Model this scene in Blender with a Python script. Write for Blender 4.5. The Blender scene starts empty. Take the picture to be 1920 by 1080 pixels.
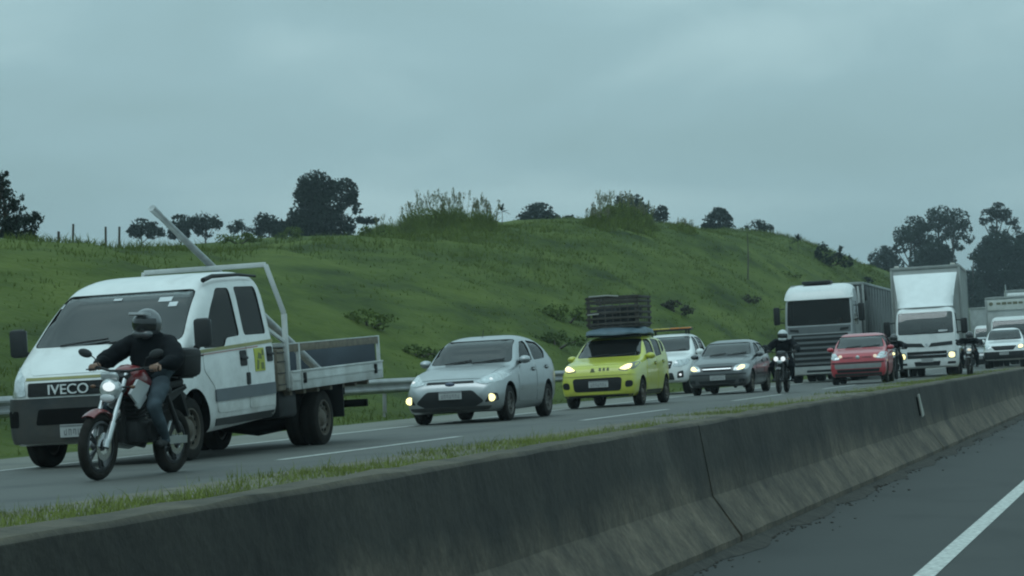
import bpy, bmesh, math, random
import numpy as np
from mathutils import Vector, Matrix
from mathutils.bvhtree import BVHTree
from mathutils.geometry import delaunay_2d_cdt

random.seed(7)
rng = np.random.default_rng(7)
SC = bpy.context.scene
COL = SC.collection
PI = math.pi

# ------------------------------------------------------------------ camera
CAM_F, CAM_YAW, CAM_PITCH, CAM_ROLL, CAM_H = 4486.2, 0.2734, 0.0262, 0.0132, 1.297   # f in px of a 1920 px frame
_fwd = Vector((-math.sin(CAM_YAW) * math.cos(CAM_PITCH), math.cos(CAM_YAW) * math.cos(CAM_PITCH), math.sin(CAM_PITCH)))
_rt0 = Vector((math.cos(CAM_YAW), math.sin(CAM_YAW), 0))
_up0 = _rt0.cross(_fwd)
_rt = math.cos(CAM_ROLL) * _rt0 - math.sin(CAM_ROLL) * _up0
_up = math.sin(CAM_ROLL) * _rt0 + math.cos(CAM_ROLL) * _up0
cam = bpy.data.cameras.new('camera')
cam.lens = CAM_F / 1920 * 36
cam.sensor_width = 36
cam.clip_start, cam.clip_end = 0.3, 6000
camo = bpy.data.objects.new('camera', cam)
COL.objects.link(camo)
camo.matrix_world = Matrix(((_rt.x, _up.x, -_fwd.x, 0), (_rt.y, _up.y, -_fwd.y, 0), (_rt.z, _up.z, -_fwd.z, CAM_H), (0, 0, 0, 1)))
SC.camera = camo


def ray(px, py):
    """direction in the world of a pixel of the 1920x1080 photograph"""
    return (_fwd + _rt * ((px - 960) / CAM_F) + _up * ((540 - py) / CAM_F))


def at(px, py, depth):
    """world point at that pixel, depth metres in front of the camera"""
    return Vector((0, 0, CAM_H)) + ray(px, py) * depth


# the oncoming carriageway slopes down away from the median
CROSS, Z0 = 0.0428, 0.4456


def gz(L):
    return Z0 - CROSS * (L - 3.3)


# ------------------------------------------------------------------ materials
MATS = {}


def mat(name, col, rough=0.5, metal=0.0, coat=0.0, var=0.12, scale=4.0, bump=0.0, bscale=40.0, spec=0.5, dirt=0.0):
    if name in MATS:
        return MATS[name]
    m = bpy.data.materials.new(name)
    m.use_nodes = True
    nt = m.node_tree
    b = nt.nodes['Principled BSDF']
    tc = nt.nodes.new('ShaderNodeTexCoord')
    n = nt.nodes.new('ShaderNodeTexNoise')
    n.inputs['Scale'].default_value = scale
    n.inputs['Detail'].default_value = 6
    nt.links.new(tc.outputs['Object'], n.inputs['Vector'])
    r = nt.nodes.new('ShaderNodeValToRGB')
    c = Vector(col[:3])
    lo, hi = c * (1 - var), c * (1 + var)
    r.color_ramp.elements[0].position, r.color_ramp.elements[1].position = 0.3, 0.7
    r.color_ramp.elements[0].color = (*lo, 1)
    r.color_ramp.elements[1].color = (*hi, 1)
    nt.links.new(n.outputs['Fac'], r.inputs['Fac'])
    out = r.outputs['Color']
    if dirt:
        n2 = nt.nodes.new('ShaderNodeTexNoise')
        n2.inputs['Scale'].default_value = 2.3
        n2.inputs['Detail'].default_value = 8
        n2.inputs['Roughness'].default_value = 0.7
        nt.links.new(tc.outputs['Object'], n2.inputs['Vector'])
        sx = nt.nodes.new('ShaderNodeSeparateXYZ')
        nt.links.new(tc.outputs['Object'], sx.inputs['Vector'])
        mr = nt.nodes.new('ShaderNodeMapRange')          # road dirt sits low on the body
        mr.inputs['From Min'].default_value, mr.inputs['From Max'].default_value = 0.15, 1.1
        mr.inputs['To Min'].default_value, mr.inputs['To Max'].default_value = 0.30, -0.05
        nt.links.new(sx.outputs['Z'], mr.inputs['Value'])
        ad = nt.nodes.new('ShaderNodeMath')
        ad.operation = 'ADD'
        nt.links.new(n2.outputs['Fac'], ad.inputs[0])
        nt.links.new(mr.outputs['Result'], ad.inputs[1])
        r2 = nt.nodes.new('ShaderNodeMapRange')
        r2.inputs['From Min'].default_value, r2.inputs['From Max'].default_value = 0.48, 0.85
        r2.inputs['To Max'].default_value = dirt
        nt.links.new(ad.outputs[0], r2.inputs['Value'])
        mx = nt.nodes.new('ShaderNodeMix')
        mx.data_type = 'RGBA'
        mx.inputs['B'].default_value = (0.13, 0.105, 0.075, 1)
        nt.links.new(r2.outputs['Result'], mx.inputs['Factor'])
        nt.links.new(out, mx.inputs['A'])
        out = mx.outputs['Result']
    nt.links.new(out, b.inputs['Base Color'])
    b.inputs['Roughness'].default_value = rough
    b.inputs['Metallic'].default_value = metal
    b.inputs['Specular IOR Level'].default_value = spec
    b.inputs['Coat Weight'].default_value = coat
    b.inputs['Coat Roughness'].default_value = 0.08
    if bump:
        n3 = nt.nodes.new('ShaderNodeTexNoise')
        n3.inputs['Scale'].default_value = bscale
        n3.inputs['Detail'].default_value = 5
        nt.links.new(tc.outputs['Object'], n3.inputs['Vector'])
        bp = nt.nodes.new('ShaderNodeBump')
        bp.inputs['Strength'].default_value = bump
        bp.inputs['Distance'].default_value = 0.02
        nt.links.new(n3.outputs['Fac'], bp.inputs['Height'])
        nt.links.new(bp.outputs['Normal'], b.inputs['Normal'])
    MATS[name] = m
    return m


def glass_mat(name, tint, opacity, ior):
    """car glass: part see-through, part dusty and dark, with the sky's reflection on top"""
    m = bpy.data.materials.new(name)
    m.use_nodes = True
    nt = m.node_tree
    nt.nodes.clear()
    o = nt.nodes.new('ShaderNodeOutputMaterial')
    tr = nt.nodes.new('ShaderNodeBsdfTransparent')
    tr.inputs['Color'].default_value = (*[1 - opacity * (1 - t) for t in tint], 1)
    df = nt.nodes.new('ShaderNodeBsdfDiffuse')
    df.inputs['Color'].default_value = (0.30, 0.31, 0.30, 1)
    n = nt.nodes.new('ShaderNodeTexNoise')
    n.inputs['Scale'].default_value = 3.0
    n.inputs['Detail'].default_value = 7
    tc = nt.nodes.new('ShaderNodeTexCoord')
    nt.links.new(tc.outputs['Object'], n.inputs['Vector'])
    mr = nt.nodes.new('ShaderNodeMapRange')
    mr.inputs['To Min'].default_value, mr.inputs['To Max'].default_value = 0.0, 0.07
    nt.links.new(n.outputs['Fac'], mr.inputs['Value'])
    mx = nt.nodes.new('ShaderNodeMixShader')
    nt.links.new(mr.outputs['Result'], mx.inputs['Fac'])
    nt.links.new(tr.outputs[0], mx.inputs[1])
    nt.links.new(df.outputs[0], mx.inputs[2])
    gl = nt.nodes.new('ShaderNodeBsdfGlossy')
    gl.inputs['Roughness'].default_value = 0.03
    fr = nt.nodes.new('ShaderNodeFresnel')
    fr.inputs['IOR'].default_value = ior
    mx2 = nt.nodes.new('ShaderNodeMixShader')
    nt.links.new(fr.outputs[0], mx2.inputs['Fac'])
    nt.links.new(mx.outputs[0], mx2.inputs[1])
    nt.links.new(gl.outputs[0], mx2.inputs[2])
    nt.links.new(mx2.outputs[0], o.inputs['Surface'])
    MATS[name] = m
    return m


def lamp_mat(name, col, strength):
    m = bpy.data.materials.new(name)
    m.use_nodes = True
    b = m.node_tree.nodes['Principled BSDF']
    b.inputs['Base Color'].default_value = (0.06, 0.06, 0.05, 1)
    b.inputs['Roughness'].default_value = 0.1
    b.inputs['Emission Color'].default_value = (*col, 1)
    b.inputs['Emission Strength'].default_value = strength
    MATS[name] = m
    return m


M_BLACK = mat('black_plastic', (0.012, 0.013, 0.014), 0.55, spec=.3)
M_DARKGREY = mat('dark_grey_plastic', (0.028, 0.031, 0.033), 0.6, spec=.3, dirt=0.15)
M_RUBBER = mat('tyre_rubber', (0.014, 0.014, 0.014), 0.9, var=0.3, scale=9, spec=.15, dirt=0.08)
M_UNDER = mat('underbody', (0.008, 0.008, 0.008), 0.95, spec=.1)
M_INT = mat('cabin_trim', (0.02, 0.021, 0.022), 0.9, spec=.2)
M_SEAT = mat('seat_cloth', (0.06, 0.062, 0.066), 0.95)
M_CHROME = mat('chrome', (0.62, 0.63, 0.64), 0.18, metal=1.0, var=0.05)
M_ALLOY = mat('alloy_rim', (0.13, 0.135, 0.14), 0.45, metal=0.6, dirt=0.5)
M_STEEL = mat('steel_rim', (0.06, 0.058, 0.054), 0.65, metal=0.2, dirt=0.6)
M_PLATE = mat('plate_white', (0.40, 0.41, 0.41), 0.45, var=0.05)
M_PLATETXT = mat('plate_marks', (0.17, 0.175, 0.18), 0.5)
M_LENS = mat('lamp_lens', (0.50, 0.53, 0.54), 0.12, metal=0.35, coat=1.0, var=0.35, scale=14)
M_GLASS = glass_mat('car_glass', (0.30, 0.34, 0.34), 0.75, 1.8)
M_SIDEGLASS = glass_mat('side_glass', (0.46, 0.50, 0.50), 0.8, 1.22)
M_LIT = lamp_mat('headlight_lit', (1.0, 0.92, 0.40), 2.0)
M_LITW = lamp_mat('headlight_white', (0.84, 0.97, 1.0), .95)
M_DIM = lamp_mat('headlight_dim', (1.0, 0.95, 0.75), .7)


M_CLEARGLASS = glass_mat('clear_glass', (0.80, 0.83, 0.83), 0.8, 1.2)

# ------------------------------------------------------------------ geometry
def curve(*pts):
    """monotone cubic through (x, y) points"""
    x = np.array([p[0] for p in pts], float)
    y = np.array([p[1] for p in pts], float)
    h = np.diff(x)
    d = np.diff(y) / h
    m = np.zeros(len(x))
    m[0], m[-1] = d[0], d[-1]
    for i in range(1, len(x) - 1):
        if d[i - 1] * d[i] > 0:
            w1, w2 = 2 * h[i] + h[i - 1], h[i] + 2 * h[i - 1]
            m[i] = (w1 + w2) / (w1 / d[i - 1] + w2 / d[i])

    def f(t):
        t = min(max(t, x[0]), x[-1])
        i = min(max(int(np.searchsorted(x, t)) - 1, 0), len(x) - 2)
        s = (t - x[i]) / h[i]
        return float((1 + 2 * s) * (1 - s) ** 2 * y[i] + s * (1 - s) ** 2 * h[i] * m[i] + s * s * (3 - 2 * s) * y[i + 1] + s * s * (s - 1) * h[i] * m[i + 1])
    f.keys = list(x)
    return f


class MB:
    """collects shapes, then links them as ONE mesh object"""

    def __init__(self):
        self.v, self.f, self.m = [], [], []

    def add(self, vs, fs, m=0):
        o = len(self.v)
        self.v += [tuple(p) for p in vs]
        self.f += [tuple(i + o for i in f) for f in fs]
        self.m += [m] * len(fs)
        return self

    def box(self, c, s, m=0, rot=None, bevel=0.0):
        bm = bmesh.new()
        bmesh.ops.create_cube(bm, size=1)
        for v in bm.verts:
            v.co = Vector((v.co.x * s[0], v.co.y * s[1], v.co.z * s[2]))
        if bevel:
            bmesh.ops.bevel(bm, geom=bm.edges[:], offset=bevel, segments=2, affect='EDGES', profile=0.5)
        R = rot if rot is not None else Matrix.Identity(3)
        bm.verts.index_update()
        vs = [R @ v.co + Vector(c) for v in bm.verts]
        fs = [[v.index for v in f.verts] for f in bm.faces]
        bm.free()
        return self.add(vs, fs, m)

    def bar(self, p0, p1, w, d, m=0, bevel=0.0):
        p0, p1 = Vector(p0), Vector(p1)
        q = (p1 - p0).to_track_quat('X', 'Z').to_matrix()
        return self.box((p0 + p1) / 2, ((p1 - p0).length, w, d), m, q, bevel)

    def cyl(self, p0, p1, r0, r1=None, n=12, m=0):
        return self.tube([p0, p1], [r0, r0 if r1 is None else r1], n, m)

    def tube(self, pts, r, n=8, m=0):
        pts = [Vector(p) for p in pts]
        if not hasattr(r, '__len__'):
            r = [r] * len(pts)
        vs, fs = [], []
        T = [(pts[min(i + 1, len(pts) - 1)] - pts[max(i - 1, 0)]).normalized() for i in range(len(pts))]
        a = Vector((0, 0, 1)) if abs(T[0].z) < 0.9 else Vector((1, 0, 0))
        U = T[0].cross(a).normalized()
        for i, p in enumerate(pts):
            U = (U - T[i] * U.dot(T[i])).normalized()
            W = T[i].cross(U)
            for k in range(n):
                t = 2 * PI * k / n
                vs.append(p + (U * math.cos(t) + W * math.sin(t)) * r[i])
        for i in range(len(pts) - 1):
            for k in range(n):
                fs.append((i * n + k, i * n + (k + 1) % n, (i + 1) * n + (k + 1) % n, (i + 1) * n + k))
        fs.append(tuple(range(n)))
        fs.append(tuple((len(pts) - 1) * n + k for k in range(n)))
        return self.add(vs, fs, m)

    def lathe(self, prof, o, n=24, m=0, axis='y', closed=False):
        """prof: (radius, along axis)"""
        vs, fs = [], []
        for r, t in prof:
            for k in range(n):
                a = 2 * PI * k / n
                c, s = r * math.cos(a), r * math.sin(a)
                vs.append({'y': (o[0] + c, o[1] + t, o[2] + s), 'z': (o[0] + c, o[1] + s, o[2] + t), 'x': (o[0] + t, o[1] + c, o[2] + s)}[axis])
        P = len(prof)
        for i in range(P if closed else P - 1):
            j = (i + 1) % P
            for k in range(n):
                fs.append((i * n + k, i * n + (k + 1) % n, j * n + (k + 1) % n, j * n + k))
        if not closed:
            fs.append(tuple(range(n)))
            fs.append(tuple((P - 1) * n + k for k in range(n)))
        return self.add(vs, fs, m)

    def ell(self, c, r, nu=16, nv=10, m=0, rot=None, fn=None):
        vs, fs = [], []
        R = rot if rot is not None else Matrix.Identity(3)
        for j in range(nv + 1):
            b = -PI / 2 + PI * j / nv
            for i in range(nu):
                a = 2 * PI * i / nu
                p = Vector((r[0] * math.cos(b) * math.cos(a), r[1] * math.cos(b) * math.sin(a), r[2] * math.sin(b)))
                if fn:
                    p = fn(p)
                vs.append(R @ p + Vector(c))
        for j in range(nv):
            for i in range(nu):
                fs.append((j * nu + i, j * nu + (i + 1) % nu, (j + 1) * nu + (i + 1) % nu, (j + 1) * nu + i))
        return self.add(vs, fs, m)

    def prism(self, poly, ext, m=0):
        n = len(poly)
        e = Vector(ext)
        vs = [Vector(p) for p in poly] + [Vector(p) + e for p in poly]
        fs = [tuple(range(n)), tuple(range(n, 2 * n))] + [(i, (i + 1) % n, n + (i + 1) % n, n + i) for i in range(n)]
        return self.add(vs, fs, m)

    def rotate(self, R, o=(0, 0, 0), start=0):
        o = Vector(o)
        self.v = self.v[:start] + [tuple(R @ (Vector(p) - o) + o) for p in self.v[start:]]
        return self

    def build(self, name, mats, parent=None, smooth=40, weld=True):
        me = bpy.data.meshes.new(name)
        me.from_pydata(self.v, [], self.f)
        if not isinstance(mats, (list, tuple)):
            mats = [mats]
        for mm in mats:
            me.materials.append(mm)
        me.polygons.foreach_set('material_index', self.m)
        bm = bmesh.new()
        bm.from_mesh(me)
        if weld:
            bmesh.ops.remove_doubles(bm, verts=bm.verts, dist=1e-6)
            bmesh.ops.recalc_face_normals(bm, faces=bm.faces)
        bm.to_mesh(me)
        bm.free()
        return link(name, me, parent, smooth)


def link(name, me, parent=None, smooth=40):
    if smooth:
        me.polygons.foreach_set('use_smooth', [True] * len(me.polygons))
        me.set_sharp_from_angle(angle=math.radians(smooth))
    o = bpy.data.objects.new(name, me)
    COL.objects.link(o)
    if parent is not None:
        o.parent = parent
    return o


def tag(o, label=None, cat=None, group=None, kind=None):
    if label:
        o['label'] = label
    if cat:
        o['category'] = cat
    if group:
        o['group'] = group
    if kind:
        o['kind'] = kind
    return o


def thing(name, label, cat, group=None, M=None):
    o = bpy.data.objects.new(name, None)
    o.empty_display_size = 0.2
    COL.objects.link(o)
    if M is not None:
        o.matrix_world = M
    return tag(o, label, cat, group)


def on_road(L, Y, yaw=0.0, tilt=1.0):
    """stand a vehicle (nose towards -x locally) on the oncoming carriageway, facing the camera"""
    return Matrix.Translation((-L, Y, gz(L))) @ Matrix.Rotation(-math.atan(CROSS) * tilt, 4, 'Y') @ Matrix.Rotation(PI / 2 + yaw, 4, 'Z')


def copy_tree(o, parent=None):
    c = o.copy()
    COL.objects.link(c)
    c.parent = parent
    for ch in list(o.children):
        copy_tree(ch, c)
    return c


def boolean(base, cutters, nm):
    """base: (verts, faces); cutters: list of (verts, faces, material index)"""
    def tmp(v, f, mi):
        me = bpy.data.meshes.new('tmp')
        me.from_pydata([tuple(p) for p in v], [], f)
        bm = bmesh.new()
        bm.from_mesh(me)
        bmesh.ops.remove_doubles(bm, verts=bm.verts, dist=1e-5)
        bmesh.ops.recalc_face_normals(bm, faces=bm.faces)
        bm.to_mesh(me)
        bm.free()
        for k in range(nm):
            me.materials.append([M_CHROME, M_UNDER, M_INT][k])
        me.polygons.foreach_set('material_index', [mi] * len(me.polygons))
        o = bpy.data.objects.new('tmp', me)
        COL.objects.link(o)
        return o
    b = tmp(base[0], base[1], 0)
    cs = [tmp(*c) for c in cutters]
    for c in cs:
        md = b.modifiers.new('cut', 'BOOLEAN')
        md.operation, md.object, md.solver = 'DIFFERENCE', c, 'EXACT'
    dg = bpy.context.evaluated_depsgraph_get()
    dg.update()
    me = bpy.data.meshes.new_from_object(b.evaluated_get(dg))
    for o in [b] + cs:
        d = o.data
        bpy.data.objects.remove(o)
        bpy.data.meshes.remove(d)
    return me


def inside(p, poly):
    c = False
    j = len(poly) - 1
    for i in range(len(poly)):
        if (poly[i][1] > p[1]) != (poly[j][1] > p[1]) and p[0] < (poly[j][0] - poly[i][0]) * (p[1] - poly[i][1]) / (poly[j][1] - poly[i][1]) + poly[i][0]:
            c = not c
        j = i
    return c


def round_poly(poly, r, n=3):
    """cut the corners of a polygon to arcs"""
    out = []
    N = len(poly)
    for i in range(N):
        p, a, b = Vector(poly[i]), Vector(poly[i - 1]), Vector(poly[(i + 1) % N])
        u, w = (a - p), (b - p)
        k = min(r, u.length * 0.45, w.length * 0.45)
        s, e = p + u.normalized() * k, p + w.normalized() * k
        for t in range(n + 1):
            t /= n
            out.append(tuple(s * (1 - t) ** 2 + p * 2 * t * (1 - t) + e * t * t))
    return out


def patch(mb, bvh, poly, axis, side, off, thick, res=0.08, m=0):
    """a thin panel that follows the body: polygon drawn in front or side view, laid on the surface"""
    ring = []
    for i in range(len(poly)):
        a, b = Vector(poly[i]), Vector(poly[(i + 1) % len(poly)])
        k = max(1, int((b - a).length / res))
        ring += [a + (b - a) * t / k for t in range(k)]
    pts = [Vector((p[0], p[1])) for p in ring]
    N = len(pts)
    x0, x1 = min(p.x for p in pts), max(p.x for p in pts)
    y0, y1 = min(p.y for p in pts), max(p.y for p in pts)
    P = [(p.x, p.y) for p in pts]
    nx, ny = int((x1 - x0) / res), int((y1 - y0) / res)
    for i in range(1, nx + 1):
        for j in range(1, ny + 1):
            q = (x0 + (x1 - x0) * i / (nx + 1), y0 + (y1 - y0) * j / (ny + 1))
            if inside(q, P) and all((q[0] - p.x) ** 2 + (q[1] - p.y) ** 2 > (res * 0.4) ** 2 for p in pts):
                pts.append(Vector(q))
    V, _, F, _, _, _ = delaunay_2d_cdt(pts, [(i, (i + 1) % N) for i in range(N)], [], 1, 1e-6)
    D = {'x': Vector((1, 0, 0)), 'y': Vector((0, 1, 0)), 'z': Vector((0, 0, 1))}[axis] * (-side)
    top, bot = [], []
    for p in V:
        q = {'x': Vector((0, p.x, p.y)), 'y': Vector((p.x, 0, p.y)), 'z': Vector((p.x, p.y, 0))}[axis]
        hit = bvh.ray_cast(q - D * 8, D)
        if hit[0] is None:
            hit = bvh.find_nearest(q - D * 1.2)
        h, n_ = Vector(hit[0]), Vector(hit[1])
        if n_.dot(D) > 0:
            n_ = -n_
        if off < 0:
            n_ = -D
        top.append(h + n_ * off)
        bot.append(h + n_ * (off - thick))
    n = len(V)
    fs = [tuple(f) for f in F] + [tuple(n + i for i in reversed(f)) for f in F]
    cnt = {}
    for f in F:
        for i in range(len(f)):
            e = (f[i], f[(i + 1) % len(f)])
            k = tuple(sorted(e))
            cnt[k] = None if k in cnt else e
    fs += [(e[1], e[0], n + e[0], n + e[1]) for e in cnt.values() if e]
    mb.add(top + bot, fs, m)
    return mb


def mirror(poly):
    return [(-p[0], p[1]) for p in reversed(poly)]


def quick_bvh(vs, fs):
    return BVHTree.FromPolygons([tuple(v) for v in vs], fs)


def text_mesh(s, size, extrude=0.006):
    cu = bpy.data.curves.new('lettering', 'FONT')
    cu.body = s
    cu.size = size
    cu.extrude = extrude
    cu.align_x = 'CENTER'
    o = bpy.data.objects.new('tmp', cu)
    COL.objects.link(o)
    dg = bpy.context.evaluated_depsgraph_get()
    dg.update()
    me = bpy.data.meshes.new_from_object(o.evaluated_get(dg))
    bpy.data.objects.remove(o)
    return me
# ------------------------------------------------------------------ vehicle bodies
SIDE = [(0, .86), (.07, .93), (.18, .968), (.32, .99), (.48, 1.0), (.64, 1.0), (.78, .992), (.9, .975), (1, .95)]
SIDE_FLAT = [(0, .93), (.05, .97), (.14, .99), (.3, 1.0), (.6, 1.0), (.8, .998), (.92, .99), (1, .98)]


def hull(S, inset=0.0, xr=None, floor=None, step=0.07):
    xs = set(S['top'].keys) | set(S['wid'].keys)
    lo, hi = min(xs), max(xs)
    t = lo
    while t < hi:
        xs.add(round(t, 4))
        t += step
    xs = sorted(xs)
    if xr:
        xs = [xr[0]] + [x for x in xs if xr[0] + .01 < x < xr[1] - .01] + [xr[1]]
    keep = [xs[0]]
    for x in xs[1:]:
        if x - keep[-1] > 0.012:
            keep.append(x)
    xs = keep
    side = S.get('side', SIDE)
    NA = 12
    vs, fs = [], []
    for x in xs:
        zt = S['top'](x) - inset
        zb = S['bot'](x) if floor is None else floor
        w = S['wid'](x) - inset
        b = min(S['belt'](x), zb + (zt - zb) * S.get('shoulder', 0.86))
        half = [(0, zb), (side[0][1] * w * .55, zb)]
        for u, k in side:
            half.append((w * k, zb + (b - zb) * u))
        wb = half[-1][0]
        g = zt - b
        n = S.get('n0', 2.5) + (S.get('n1', 4.2) - S.get('n0', 2.5)) * min(1, g / .4)
        for i in range(1, NA + 1):
            a = PI / 2 * i / NA
            sz = math.sin(a) ** (2 / n)
            z = b + g * sz
            y = (wb - S.get('tumble', .3) * (z - b)) * max(0, math.cos(a)) ** (2 / n)
            half.append((y if i < NA else 0, z))
        row = half + [(-y, z) for y, z in reversed(half[1:-1])]
        vs += [(x, y, z) for y, z in row]
    R = len(row)
    for i in range(len(xs) - 1):
        for k in range(R):
            fs.append((i * R + k, i * R + (k + 1) % R, (i + 1) * R + (k + 1) % R, (i + 1) * R + k))
    fs.append(tuple(range(R)))
    fs.append(tuple((len(xs) - 1) * R + k for k in range(R)))
    return vs, fs


def cyl_geo(x, z, r, y0, y1, n=30):
    m = MB()
    m.lathe([(r, y0), (r, y1)], (x, 0, z), n)
    return m.v, m.f


def prism_geo(poly, axis, a, b):
    m = MB()
    if axis == 'y':
        m.prism([(p[0], a, p[1]) for p in poly], (0, b - a, 0))
    else:
        m.prism([(a, p[0], p[1]) for p in poly], (b - a, 0, 0))
    return m.v, m.f


def wheel(parent, x, y, r, w, rim=M_ALLOY, spokes=5, rr=.64, dual=False, cover=False):
    """tyre with the rim as its part; the outer face looks away from the middle of the vehicle"""
    s = 1 if y > 0 else -1
    m = MB()
    h = w / 2
    q = r * rr
    prof = [(q, -h * .85), (q + .015, -h), (r * .9, -h), (r * .965, -h * .88), (r, -h * .62), (r, -h * .1), (r - .008, -h * .08), (r - .008, h * .08), (r, h * .1), (r, h * .62), (r * .965, h * .88), (r * .9, h), (q + .015, h), (q, h * .85)]
    m.lathe(prof, (0, 0, 0), 36, closed=True)
    if dual:
        m.lathe(prof, (0, -s * (w + .03), 0), 36, closed=True)
    t = m.build('wheel', M_RUBBER, parent, 35)
    t.location = (x, y, r)
    k = MB()
    f = s * h
    k.lathe([(q * 1.0, f * .8), (q * 1.02, f * .98), (q * .94, f * .98), (q * .88, f * .55), (q * .88, -f * .6), (q, -f * .6)], (0, 0, 0), 36, closed=True)
    if cover or dual:
        fy = f * (-.2 if dual else .6)
        k.lathe([(q * .9, fy), (q * .62, fy + s * .02), (q * .5, fy + s * (.0 if not dual else -.01)), (q * .34, fy + s * .03), (q * .30, fy + s * (.07 if dual else .035)), (0.01, fy + s * (.075 if dual else .04))], (0, 0, 0), 24)
        for i in range(spokes * 2):
            a = 2 * PI * i / (spokes * 2)
            k.cyl((q * .74 * math.cos(a), fy - s * .01, q * .74 * math.sin(a)), (q * .74 * math.cos(a), fy + s * .022, q * .74 * math.sin(a)), q * .085, n=8, m=1)
    else:
        k.cyl((0, f * .2, 0), (0, f * .82, 0), q * .2, q * .16, 14)
        for i in range(spokes):
            a = 2 * PI * i / spokes + .3
            c, sn = math.cos(a), math.sin(a)
            R = Matrix.Rotation(-a, 3, 'Y')
            k.box((c * q * .55, f * .62, sn * q * .55), (q * .76, h * .22, q * .2), 0, R, .006)
        k.lathe([(q * .8, -f * .1), (0.01, -f * .1)], (0, 0, 0), 20, 1)
    k.build('rim', [rim, M_UNDER], t, 35)
    return t


def bench(S, parent, x, ys, zf):
    for y in ys:
        m = MB()
        m.box((x + .22, y, zf + .12), (.5, .48, .2), 0, Matrix.Rotation(-.1, 3, 'Y'), .05)
        m.box((x + .52, y, zf + .42), (.14, .46, .6), 0, Matrix.Rotation(.3, 3, 'Y'), .05)
        m.box((x + .63, y, zf + .79), (.09, .26, .17), 0, Matrix.Rotation(.25, 3, 'Y'), .035)
        m.build('seat', M_SEAT, parent)


def plate_on(parent, bvh, y0, z0, w=.40, h=.13, off=.03, dots=7, label=None):
    m = MB()
    hit = bvh.ray_cast(Vector((-8, y0, z0)), Vector((1, 0, 0)))[0]
    x = hit.x - off
    m.box((x, y0, z0), (.012, w, h), 0, None, .004)
    for i in range(dots):
        k = w * .84 / dots
        yy = y0 - w * .42 + k * (i + .5)
        hh = h * .5
        m.box((x - .0075, yy - k * .25, z0 - .012), (.004, k * .18, hh), 1)
        m.box((x - .0075, yy + k * .2, z0 - .012), (.004, k * .18, hh * (1 if i % 2 else .6)), 1)
        m.box((x - .0085, yy, z0 - .012 + hh * (.4 if i % 3 else -.4)), (.004, k * .55, hh * .2), 1)
    m.box((x - .0075, y0, z0 + h * .4), (.004, w * .98, h * .14), 1)
    return m.build('license_plate', [M_PLATE, M_PLATETXT], parent, 0)


def mirror_part(parent, x, y, z, paint, sx=.11, sy=.2, sz=.14):
    s = 1 if y > 0 else -1
    m = MB()
    m.ell((x, y + s * sy * .5, z), (sx, sy * .52, sz * .5), 14, 8, 0, None, lambda p: Vector((min(p.x, sx * .35), p.y, p.z)))
    m.box((x + .01, y - s * .02, z - sz * .3), (.07, .12, .05), 1, None, .01)
    m.box((x + sx * .36, y + s * sy * .5, z), (.006, sy * .8, sz * .75), 2, None, .002)
    return m.build('side_mirror', [paint, M_BLACK, M_CHROME], parent)


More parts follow.
